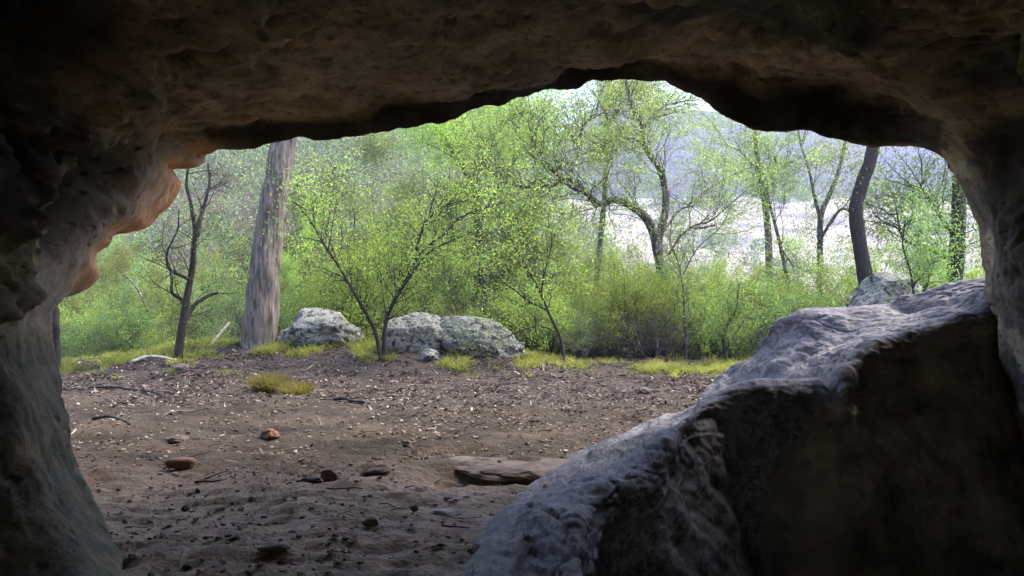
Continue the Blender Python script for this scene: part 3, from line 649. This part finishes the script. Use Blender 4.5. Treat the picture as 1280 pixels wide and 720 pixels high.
hero('slim_tree', 'slim dark forked tree left of the thick pale trunk', 12.6,
     [([(220, 450), (228, 405), (236, 355), (244, 318), (246, 292), (240, 262), (233, 235), (236, 205)], .072, .018, 0, .2),
      ([(246, 295), (254, 262), (262, 232), (260, 205)], .045, .014, 0, .4), ([(238, 350), (215, 338), (208, 325), (220, 290), (224, 262)], .03, .008, 0, -.3),
      ([(232, 385), (222, 372), (214, 350), (210, 330)], .04, .012, 0, .3), ([(228, 405), (238, 388), (256, 372), (272, 366)], .05, .02, 0, .6)],
     M['bark_dark'], M['leaf_dull'], 1600, .14, .06, .016, 22, twigs=5, tl=.5, from_=.3, tr=.01)
hero('slim_tree', 'dark broken trunk at the far left against the cave wall', 12.0,
     [([(71, 462), (69, 430), (73, 404), (66, 370), (72, 330)], .07, .04, 0, 0)], M['bark_dark'], M['leaf_dull'], 900, .12, .06, .016, 23, twigs=3, tl=.5)
hero('forked_bush', 'two-stemmed dark bush standing between the left boulder and the cracked boulder', 12.3,
     [([(480, 444), (470, 422), (455, 390), (440, 358), (420, 325), (402, 300), (385, 272), (368, 252)], .034, .008, 0, -.5),
      ([(481, 444), (481, 415), (486, 392), (500, 362), (514, 334), (524, 300), (532, 278), (556, 258), (590, 248)], .042, .008, 0, .4),
      ([(513, 338), (530, 312), (556, 292), (575, 272), (600, 262), (640, 250)], .022, .006, 0, .5), ([(486, 392), (496, 372), (530, 322), (552, 306), (590, 290)], .022, .006, 0, -.4),
      ([(444, 362), (425, 345), (398, 332)], .015, .005, 0, .3), ([(420, 325), (410, 290), (412, 255)], .012, .005, 0, .3)],
     M['bark_dark'], M['leaf_wattle'], 9500, .12, .055, .014, 24, twigs=13, tl=.62, cat='shrub', stem='stem', crown='foliage', from_=.35, tr=.009)
hero('forked_bush', 'bush with two arching dark stems just right of the long cracked boulder', 12.9,
     [([(708, 452), (701, 425), (688, 395), (676, 368), (662, 340), (645, 312), (634, 285)], .035, .008, 0, .3),
      ([(690, 412), (668, 408), (640, 418), (622, 428)], .018, .006, 0, -.4), ([(684, 388), (655, 372), (628, 350), (608, 335)], .018, .006, 0, .4), ([(676, 368), (682, 335), (690, 300), (684, 270)], .016, .005, 0, -.3)],
     M['bark_dark'], M['leaf_wattle'], 4200, .12, .055, .014, 25, twigs=9, tl=.6, cat='shrub', stem='stem', crown='foliage', from_=.35, tr=.009)
hero('twisted_gum_tree', 'twisted gum tree with a pale crooked limb reaching left in mid view', 17.0,
     [([(850, 470), (838, 420), (830, 360), (822, 310), (827, 285), (832, 262), (832, 238), (825, 212), (812, 193), (804, 178), (803, 158), (793, 140), (786, 118), (781, 92), (780, 60)], .125, .035, 0, .5),
      ([(823, 318), (816, 288), (806, 270), (790, 258), (768, 250), (752, 256), (744, 255), (735, 243), (718, 234), (704, 224), (692, 214)], .11, .038, 0, -1.4),
      ([(748, 255), (728, 236), (712, 226), (700, 226), (688, 232), (672, 226), (655, 234), (635, 228), (620, 218), (606, 208), (600, 200)], .06, .02, -.7, -1.6),
      ([(712, 228), (716, 205), (726, 185), (727, 165), (733, 152), (752, 142), (772, 124)], .045, .014, -1.0, -.2), ([(692, 214), (678, 195), (668, 182), (664, 168), (660, 148)], .04, .012, -1.4, -1.2),
      ([(805, 160), (815, 146), (830, 133), (850, 127), (874, 125)], .04, .012, .4, 1.2), ([(806, 182), (790, 172), (775, 176), (766, 184), (765, 212)], .03, .010, .3, -.4),
      ([(829, 290), (850, 262), (868, 256), (885, 238), (918, 218), (950, 205)], .03, .010, 0, 1.6), ([(836, 318), (850, 296), (866, 283), (888, 276), (905, 262), (930, 240)], .03, .008, .1, -.8)],
     M['bark_grey'], M['leaf_gum'], 42000, .14, .065, .019, 26, twigs=13, tl=1.0, k=9, from_=.45, tr=.012, flat=.5)
hero('gum_tree', 'slender gum with a dark bent top limb just below the left arch rim', 19.0,
     [([(612, 430), (604, 350), (598, 280), (596, 225), (601, 188), (616, 163), (642, 145), (670, 138)], .13, .05, 0, .8), ([(597, 235), (574, 205), (562, 180), (558, 150)], .07, .03, 0, -.6),
      ([(598, 280), (620, 240), (642, 205), (650, 170)], .05, .015, 0, .7)],
     M['bark_dark'], M['leaf_wattle'], 37620, .15, .07, .021, 27, twigs=18, tl=1.2, from_=.35, tr=.015)
hero('gum_tree', 'straight thin trunk behind the twisted gum near the arch top', 22.0,
     [([(742, 420), (748, 330), (755, 250), (757, 205), (757, 160), (762, 110), (770, 40)], .10, .05, 0, 0), ([(757, 165), (775, 130), (782, 80)], .05, .02, 0, .5)],
     M['bark_grey'], M['leaf_gum'], 37620, .15, .07, .021, 28, twigs=18, tl=1.5, from_=.5, tr=.015)
hero('gum_tree', 'leaning dark trunk in the pale valley gap, leftmost of the row on the right', 21.0,
     [([(964, 420), (962, 345), (960, 290), (955, 245), (948, 212), (944, 170), (938, 120)], .14, .05, 0, .5), ([(986, 360), (976, 310), (964, 262), (958, 236), (970, 212), (968, 195)], .055, .03, .3, .2),
      ([(948, 215), (925, 190), (905, 180)], .04, .012, .2, 1), ([(976, 310), (990, 330), (1000, 336)], .03, .01, .3, .2)],
     M['bark_grey'], M['leaf_gum'], 21736, .15, .07, .021, 29, twigs=10, tl=1.1, from_=.6, tr=.014, flat=.5)
hero('gum_tree', 'open forked grey tree in the pale valley gap, middle of the row on the right', 22.0,
     [([(1024, 410), (1025, 330), (1026, 272), (1036, 245), (1048, 215), (1056, 180), (1062, 120)], .12, .04, 0, .5), ([(1026, 275), (1018, 245), (1012, 215), (1001, 180), (992, 130)], .06, .02, 0, -.6),
      ([(1025, 300), (1050, 262), (1066, 268)], .05, .03, 0, -.5), ([(1002, 185), (1010, 150)], .03, .01, -.6, 0)],
     M['bark_grey'], M['leaf_gum'], 9196, .15, .07, .021, 30, twigs=9, tl=1.0, from_=.55, tr=.013, flat=.5)
hero('gum_tree', 'thick dark curved trunk on the right under the arch rim', 16.0,
     [([(1086, 400), (1082, 350), (1074, 300), (1070, 262), (1078, 228), (1088, 200), (1094, 165), (1098, 100), (1108, 0)], .15, .115, 0, .4), ([(1100, 90), (1140, 20), (1180, -40)], .08, .03, .4, 1.5),
      ([(1108, 5), (1070, -70), (1040, -130)], .09, .03, .4, .8)],
     M['bark_dark'], M['leaf_gum'], 6500, .2, .07, .02, 31, twigs=7, tl=1.1, nz=.10, from_=.8)
hero('bushy_tree', 'dark trunk wrapped in green leaves at the right edge of the opening', 17.0,
     [([(1190, 400), (1194, 330), (1198, 270), (1200, 215), (1206, 130)], .19, .12, 0, 0), ([(1196, 300), (1170, 262), (1150, 230)], .06, .02, 0, -.6), ([(1199, 250), (1215, 220), (1240, 190)], .06, .02, 0, .6), ([(1194, 330), (1160, 310), (1130, 300), (1120, 260)], .05, .015, 0, -.6)],
     M['bark_dark'], M['leaf_green'], 13000, .24, .075, .026, 32, twigs=20, tl=1.0, from_=.15, tr=.014)
hero('sapling', 'small dark forked sapling standing against the pale boulder beyond the shelf', 13.8,
     [([(1141, 400), (1142, 370), (1138, 340), (1128, 305), (1132, 275)], .03, .01, 0, 0), ([(1142, 385), (1156, 362), (1166, 335), (1172, 300)], .03, .008, 0, .3)],
     M['bark_dark'], M['leaf_green'], 4200, .15, .06, .02, 33, twigs=9, tl=.55, from_=.3, tr=.009)
hero('sapling', 'thin crooked sapling above the left tip of the rock shelf', 13.2,
     [([(915, 472), (907, 445), (904, 425), (910, 405), (920, 385), (924, 355)], .035, .01, 0, 0), ([(906, 440), (918, 420), (934, 395)], .015, .006, 0, .3)],
     M['bark_dark'], M['leaf_green'], 2600, .15, .055, .018, 34, twigs=8, tl=.5, from_=.3, tr=.008)
hero('sapling', 'thin leggy sapling between the twisted gum and the shelf', 14.2,
     [([(857, 455), (856, 400), (853, 350), (846, 318), (852, 285)], .025, .008, 0, 0), ([(853, 345), (872, 310), (900, 285), (915, 255)], .016, .006, 0, .6), ([(850, 335), (838, 300), (842, 262)], .014, .006, 0, -.3)],
     M['bark_grey'], M['leaf_dull'], 1500, .15, .055, .016, 35, twigs=8, tl=.6, from_=.3, tr=.008)

# fallen wood
def log(name, label, pts, r0, r1, mat, cat='fallen branch', seed=0, k=9):
    acc = Acc(); pts = np.array(pts, float); C = catmull(pts, 26); c0 = C[0].copy(); t = np.linspace(0, 1, 26)
    C = C+fbm(np.stack([t*4, t*0+seed*3.1, t*0], 1), 3)[:, None]*r0*np.array([.8, .8, .5])
    rr = (r0+(r1-r0)*t)*(1+.25*fbm(np.stack([t*9, t*0+seed, t*0], 1), 2)); rr[0] *= .5; rr[-1] *= .35
    acc.tube(C-c0, rr, k, .15); o = acc.build(name, mat); o.location = c0; tag(o, label, cat); return o
def gpt(px, py, dz=0.):
    x, y = gp(px, py); return (x, y, Td(x, y)+dz)
log('fallen_log', 'pale fallen log lying at the foot of the thick pale trunk', [gpt(302, 432, .03), gpt(335, 433, .06), gpt(362, 438, .04), gpt(398, 442, .02)], .065, .03, M['deadwood'], 'log', 1)
log('fallen_branch', 'pale thin branch lying in grass at the foot of the slim dark tree', [gpt(165, 456, .04), gpt(190, 452, .07), gpt(222, 451, .05)], .03, .02, M['deadwood'], seed=2)
log('fallen_branch', 'pale dead stick leaning up behind the slim dark tree', [P(262, 436, 13.2), P(274, 418, 13.4), P(288, 402, 13.6)], .03, .018, M['deadwood'], seed=3)
log('fallen_branch', 'long dead grey limb slanting through the scrub at far left', [P(188, 400, 15), P(178, 372, 15), P(165, 352, 15.3), P(150, 340, 15.5)], .028, .012, M['bark_grey'], seed=4)
log('fallen_branch', 'dark stick on the dirt right of the golden tussocks', [gpt(418, 500, .015), gpt(434, 502, .03), gpt(456, 504, .01)], .022, .012, M['bark_dark'], seed=5)
log('fallen_branch', 'long dark stick near the back left of the bare dirt', [gpt(110, 487, .02), gpt(150, 487, .035), gpt(185, 492, .03), gpt(208, 496, .01)], .018, .012, M['bark_dark'], seed=6)
log('fallen_branch', 'dark root-like stick across the reddish dirt at left', [gpt(115, 524, .01), gpt(140, 524, .03), gpt(165, 530, .02), gpt(182, 536, .0)], .018, .01, M['bark_dark'], seed=7)
log('fallen_branch', 'thin dark twig on the dirt in the left middle distance', [gpt(222, 514, .01), gpt(245, 514, .02), gpt(280, 520, .0)], .010, .006, M['bark_dark'], seed=8)
log('fallen_branch', 'short dark stick in front of the brick-like stone', [gpt(244, 604, .0), gpt(262, 605, .012), gpt(285, 602, .0)], .007, .004, M['bark_dark'], seed=9)
log('fallen_branch', 'tiny pale stick by the left cave wall', [gpt(83, 549, .01), gpt(95, 541, .02)], .009, .006, M['deadwood'], seed=10)
log('fallen_branch', 'pale cut stick on end of the long cracked boulder', [P(638, 429, 12.8), P(646, 428, 12.8), P(656, 429, 12.8)], .012, .01, M['deadwood'], seed=11)
log('fallen_branch', 'curved dark stick lying in leaf litter right of centre', [gpt(770, 462, .02), gpt(800, 458, .08), gpt(832, 456, .02)], .015, .008, M['bark_dark'], seed=12)

# ------------------------------------------------------------------ background growth
scatter(wat, 16, 14.6, 18, 380, 860, (.75, 1.15), 2.5, 1)
scatter(wat, 9, 14.2, 16, 640, 960, (.55, .85), 2.5, 2)
scatter(grn, 18, 14.5, 20, 860, 1240, (.5, 1.1), 2.4, 3)
scatter(wat, 14, 16, 24, 820, 1240, (.6, 1.5), 2.5, 33)
scatter(grn, 8, 15, 19, 60, 500, (.7, 1.1), 2.4, 4)
scatter(dul, 16, 14.4, 19, 40, 420, (.6, 1.1), 2.5, 5)
scatter(dul, 8, 14.6, 18, 640, 960, (.5, .9), 2.5, 6)
scatter(bare, 12, 14.2, 20, 60, 960, (.6, 1.0), 2.2, 7)
scatter(wat, 26, 18, 30, 100, 1200, (1.0, 1.7), 2.5, 8)
scatter(dul, 14, 19, 30, 60, 700, (1.0, 1.6), 2.5, 9)
scatter(grn, 18, 20, 32, 80, 1240, (1.0, 1.7), 2.4, 10)
scatter(sap, 14, 16, 26, 60, 830, (.6, 1.0), 8.5, 11)
scatter(sap, 5, 17, 24, 860, 1230, (.45, .75), 8.5, 12, smin=.3)
scatter(bus, 26, 22, 40, 40, 760, (.8, 1.4), 5.8, 13)
scatter(bus, 12, 24, 45, 760, 1100, (.7, 1.2), 5.8, 14, smin=.4)
scatter(bus, 12, 20, 36, 1090, 1280, (.7, 1.2), 5.8, 15)
scatter(gum, 9, 19, 30, 380, 880, (.8, 1.15), 8.5, 16)
scatter(gum, 20, 30, 60, 20, 700, (1.0, 1.6), 8.5, 17)
scatter(gum, 8, 34, 60, 760, 1230, (.9, 1.5), 8.5, 18)
for px, y, s in ((790, 15.6, 1.05), (822, 15.2, 1.0), (848, 15.8, .95), (870, 16.6, 1.1), (930, 16, .95), (962, 17, 1.05), (1000, 16.2, 1.0), (1030, 17.5, 1.1), (1062, 17, 1.0), (1125, 18, 1.3), (1160, 18.5, 1.4)):
    place((wat+grn)[int(px) % 5], (px-640)/1000*y, y, s)
for px, y, s in ((700, 21, .72), (765, 23, .85), (868, 24, .8), (905, 20, .62), (938, 26, .85), (985, 22, .62), (1008, 28, .9), (1052, 24, .75), (1120, 22, .8), (1150, 26, .95), (1175, 20, .7), (655, 24, .9)):
    place(sap[int(px) % 3], (px-640)/1000*y, y, s*1.15)
scatter(bare, 6, 13.9, 15.2, 560, 950, (.5, .85), 2.2, 51)
scatter(dul, 10, 14, 15.5, 600, 1000, (.4, .75), 2.5, 52)
scatter(sap, 16, 17, 30, 640, 1150, (.35, .62), 8.5, 46, smin=.3)
scatter(gum, 6, 20, 32, 700, 1000, (.55, .75), 8.5, 47)
scatter(bus, 14, 20, 38, 40, 420, (.8, 1.3), 5.8, 43)
scatter(wat, 8, 15, 19, 60, 420, (.6, 1.1), 2.5, 44)
for r_ in wat+grn+dul+bare+sap+gum+bus:
    if not r_['_used']: place(r_, 0, 60)
for o in bpy.data.objects:
    if '_used' in o: del o['_used']

# far wood on the left slope and valley edge: one mass
rng = np.random.RandomState(77); cs = []
for _ in range(1500):
    y = rng.uniform(58, 200); px = rng.uniform(-250, 770); x = (px-640)/1000*y
    cs.append((x, y, Ts(x, y)+rng.uniform(2, 8), rng.uniform(1.6, 3.6)))
for _ in range(260):
    y = rng.uniform(75, 118); px = rng.uniform(780, 1500); x = (px-640)/1000*y
    cs.append((x, y, Ts(x, y)+rng.uniform(1, 4), rng.uniform(1.5, 3)))
for _ in range(230):
    y = rng.uniform(115, 285) if _ % 3 else rng.uniform(262, 300); px = rng.uniform(740, 1400); x = (px-640)/1000*y
    if _ % 3 and gnoise(np.array([x*.03, y*.02, 1.]))+.05 < rng.uniform(-.1, .35): continue
    cs.append((x, y, Ts(x, y)+rng.uniform(0, 2.5), rng.uniform(1.5, 3.6)))
cs = np.array(cs); n = 200
n_ = rng.normal(size=(len(cs), n, 3)); n_ /= np.linalg.norm(n_, axis=-1, keepdims=True); c = cs[:, None, :3]+n_*cs[:, 3][:, None, None]*rng.uniform(.5, 1.05, (len(cs), n, 1))
c = c.reshape(-1, 3); m_ = len(c); ax = rng.normal(size=(m_, 3)); ax /= np.linalg.norm(ax, axis=1)[:, None]; bx = np.cross(ax, rng.normal(size=(m_, 3))); bx /= np.linalg.norm(bx, axis=1)[:, None]
k_ = (.0019*c[:, 1:2]); V = np.stack([c-ax*k_, c+bx*k_*.6, c+ax*k_, c-bx*k_*.6], 1)
o = mesh_obj('distant_forest', V, np.arange(m_*4).reshape(-1, 4), M['leaf_dull'], smooth=False); tag(o, 'hazy grey green forest covering the far slope', 'forest', kind='stuff')

# ------------------------------------------------------------------ grass, tussocks, litter, crumbs
def blades(base, L, w, rng, lean=.5):
    n = len(base); d = rng.normal(size=(n, 3))*lean; d[:, 2] = 1; d /= np.linalg.norm(d, axis=1)[:, None]
    s = np.cross(d, rng.normal(size=(n, 3))); s /= np.linalg.norm(s, axis=1)[:, None]; L = L[:, None]
    tip = base+d*L; tip[:, 2] -= L[:, 0]*.18; tip[:, :2] += d[:, :2]*L*.35; mid = base+d*L*.5
    V = np.stack([base-s*w/2, base+s*w/2, mid+s*w/2*.8, mid-s*w/2*.8, tip+s*w*.1, tip-s*w*.1], 1); i = np.arange(n)[:, None]*6
    Q = np.concatenate([i+np.array([0, 1, 2, 3]), i+np.array([3, 2, 4, 5])]); return V.reshape(-1, 3), Q
rng = np.random.RandomState(5)
nt_ = 9000; tx = rng.uniform(-7.5, 5.0, nt_); ty = rng.uniform(11.2, 16.5, nt_); q = np.stack([tx*.8, ty*1.2, tx*0+3], 1)
edge_y = np.interp(tx, [-7.5, -5, -3.6, -2.6, -1.8, 0, .6, 1.2, 3.4, 5], [12.1, 12.3, 12.5, 12.5, 12.0, 11.7, 12.6, 12.2, 12.0, 12.4])
pr = np.where(ty > edge_y+.5*gnoise(q*2.2), sstep(-.1, .35, fbm(q*1.3, 3)+.04-.22*sstep(.3, 1.2, tx))*np.exp(-np.maximum(ty-edge_y-.6, 0)*1.1)*.8+.02, .012)
k_ = rng.rand(nt_) < pr; tx, ty = tx[k_], ty[k_]; nb = rng.randint(12, 50, len(tx)); idx = np.repeat(np.arange(len(tx)), nb); hs_ = rng.uniform(.45, 1.25, len(tx))[idx]
x = tx[idx]+rng.normal(size=len(idx))*.05; y = ty[idx]+rng.normal(size=len(idx))*.05
b = np.stack([x, y, Tdet(x, y)-.01], 1); V, Q = blades(b, hs_*rng.uniform(.07, .21, len(b)), .008, rng, .55)
o = mesh_obj('grass', V, Q, M['grass'], smooth=False); tag(o, 'yellow green grass along the edge of the dirt', 'grass', kind='stuff')
for px, py, n, r_, h, lab in ((335, 489, 1500, .17, .34, 'larger golden green grass tussock on the bare dirt'), (370, 492, 1100, .16, .24, 'smaller flatter golden tussock right of the larger one')):
    gx, gy = gp(px, py); a = rng.uniform(0, 6.28, n); rr = r_*np.sqrt(rng.rand(n))
    bx_, by_ = gx+rr*np.cos(a), gy+rr*np.sin(a); b = np.stack([bx_, by_, Tdet(bx_, by_)-.01], 1); c0 = np.array([gx, gy, Td(gx, gy)])
    V, Q = blades(b, rng.uniform(.5, 1., n)*h, .006, rng, .5); o = mesh_obj('grass_tussock', V-c0, Q, M['tussock'], smooth=False, loc=c0); tag(o, lab, 'grass tussock')
def flakes(n, x, y, ln, wd, up, rng, tiltv=.35):
    c = np.stack([x, y, Tdet(x, y)+up], 1); a = rng.uniform(0, 6.28, n); ax = np.stack([np.cos(a), np.sin(a), rng.normal(size=n)*tiltv], 1)
    bx = np.stack([-np.sin(a), np.cos(a), rng.normal(size=n)*tiltv], 1); l = (ln*rng.uniform(.5, 1.5, n))[:, None]; w = (wd*rng.uniform(.6, 1.4, n))[:, None]
    V = np.stack([c-ax*l/2, c+bx*w/2+[0, 0, .004], c+ax*l/2, c-bx*w/2], 1); return V.reshape(-1, 3), np.arange(n*4).reshape(-1, 4)
n = 75000; y = np.sqrt(rng.uniform(4.0**2, 14.3**2, n)); px = rng.uniform(40, 1000, n); x = (px-640)/1000*y
q = np.stack([x*.9, y*.9, x*0+9], 1); pr = (.02+.98*sstep(6.6, 10.5, y+.9*gnoise(q)+.5*np.clip(x, -2, 3)))*(.12+.88*sstep(-.15, .35, fbm(q*np.array([1.2, 2.6, 1]), 4)))
k_ = rng.rand(n) < pr; x, y = x[k_], y[k_]; V, Q = flakes(len(x), x, y, .058*np.exp(rng.normal(size=len(x))*.35), .020, .010, rng)
o = mesh_obj('leaf_litter', V, Q, M['litter'], smooth=False); tag(o, 'dry brown and pale leaf litter over the dirt', 'leaf litter', kind='stuff')
# twigs strewn about
acc = Acc(); n = 1300; y = np.sqrt(rng.uniform(4.2**2, 13.8**2, n)); px = rng.uniform(60, 960, n); x = (px-640)/1000*y
k_ = rng.rand(n) < .15+.85*sstep(6.5, 10.5, y+.3*x); x, y = x[k_], y[k_]
for a_, b_ in zip(x, y):
    L = min(.06*math.exp(rng.normal()*.6)+.03, .2); an = rng.normal()*.7; t = np.linspace(-1, 1, 5); xx = a_+t*L*math.cos(an)+rng.normal(size=5)*L*.06; yy = b_+t*L*math.sin(an)+rng.normal(size=5)*L*.06
    zz = Tdet(xx, yy)+.008+abs(rng.normal())*.02*(t+1)*.5; acc.tube(np.stack([xx, yy, zz], 1), np.linspace(1, .5, 5)*rng.uniform(.0025, .007), 4)
o = acc.build('twig_litter', M['twigs']); tag(o, 'small dry twigs strewn over the dirt', 'twigs', kind='stuff')
# crumbs of earth and small pebbles: little irregular octahedra
n = 15000; y = np.sqrt(rng.uniform(3.2**2, 11**2, n)); px = rng.uniform(60, 900, n); x = (px-640)/1000*y; k_ = rng.rand(n) < .25+.75*sstep(-.2, .4, fbm(np.stack([x, y, x*0+4], 1)*1.1, 3)); x, y = x[k_], y[k_]; n = len(x)
s = np.exp(rng.normal(size=n)*.55)*.0085; s = np.minimum(s, .019); c = np.stack([x, y, Tdet(x, y)+s*.25], 1)
U = np.array([[1, 0, 0], [0, 1, 0], [-1, 0, 0], [0, -1, 0], [.5, .4, .6], [-.4, .5, .7], [-.5, -.4, .6], [.4, -.5, .65]])
V = c[:, None]+(U[None]+rng.normal(size=(n, 8, 3))*.18)*s[:, None, None]*np.array([1.2, 1, .8])
Q = (np.arange(n)[:, None, None]*8+np.array([[0, 1, 5, 4], [1, 2, 6, 5], [2, 3, 7, 6], [3, 0, 4, 7], [4, 5, 6, 7]])[None]).reshape(-1, 4)
o = mesh_obj('gravel', V.reshape(-1, 3), Q, M['gravel'], smooth=False); tag(o, 'crumbs of earth and small pebbles', 'gravel', kind='stuff')

# ------------------------------------------------------------------ light, sky, camera
world = bpy.data.worlds.new('World'); sc.world = world; world.use_nodes = True; nt = world.node_tree; nt.nodes.clear()
b = NB(nt); out = b.n('OutputWorld'); bg = b.n('Background'); sky = b.n('TexSky', sky_type='NISHITA')
SUN_EL, SUN_AZ = 54, 72          # degrees; azimuth from +Y (away from the viewer) towards +X
sky.sun_disc = False; sky.sun_elevation = R(SUN_EL); sky.sun_rotation = R(SUN_AZ); sky.dust_density = 1.2; sky.air_density = .9; sky.ozone_density = 2.5
b.l(b.mix(1., sky.outputs[0], (1.15, 1., .87), 'MULTIPLY'), bg.inputs[0]); bg.inputs[1].default_value = .13; b.l(bg.outputs[0], out.inputs[0])
sd = bpy.data.lights.new('sun', 'SUN'); sd.energy = 1.5; sd.angle = R(26); sd.color = (1, .93, .82)
so = bpy.data.objects.new('sun', sd); COL.objects.link(so)
dv = Vector((math.sin(R(SUN_AZ))*math.cos(R(SUN_EL)), math.cos(R(SUN_AZ))*math.cos(R(SUN_EL)), math.sin(R(SUN_EL))))
so.rotation_euler = dv.to_track_quat('Z', 'Y').to_euler(); so.location = (20, 20, 30)
HAZE = 0.0009
if HAZE:
    import itertools
    x0, x1, y0, y1, z0, z1 = -1150, 1150, -260, 1150, -30, 260
    V = np.array([(x0, y0, z0), (x1, y0, z0), (x1, y1, z0), (x0, y1, z0), (x0, y0, z1), (x1, y0, z1), (x1, y1, z1), (x0, y1, z1)], float)
    Q = np.array([[0, 3, 2, 1], [4, 5, 6, 7], [0, 1, 5, 4], [1, 2, 6, 5], [2, 3, 7, 6], [3, 0, 4, 7]])
    m, nt, out = newmat('valley_air'); b = NB(nt); pv = b.n('VolumePrincipled'); pv.inputs['Color'].default_value = (.52, .54, 1., 1); pv.inputs['Density'].default_value = HAZE; pv.inputs['Anisotropy'].default_value = .2
    b.l(pv.outputs[0], out.inputs['Volume'])
    o = mesh_obj('haze', V, Q, m, smooth=False); tag(o, 'pale valley haze', 'haze', kind='stuff')

cd = bpy.data.cameras.new('camera'); cam = bpy.data.objects.new('camera', cd); COL.objects.link(cam)
cam.location = (0, 0, CAMH); cam.rotation_euler = (PI/2, 0, 0); cd.sensor_width = 36; cd.lens = 28.125; cd.clip_end = 5000; cd.clip_start = .05
sc.camera = cam
vs = sc.view_settings; vs.view_transform = 'Standard'; vs.look = 'None'; vs.gamma = 1; vs.use_curve_mapping = False; vs.exposure = 3.25
sc.render.engine = 'CYCLES'; cy = sc.cycles
cy.max_bounces = 7; cy.diffuse_bounces = 5; cy.glossy_bounces = 2; cy.transmission_bounces = 4; cy.transparent_max_bounces = 4; cy.volume_bounces = 0
cy.use_denoising = True; cy.denoiser = 'OPENIMAGEDENOISE'; cy.use_fast_gi = False; cy.caustics_reflective = False; cy.caustics_refractive = False
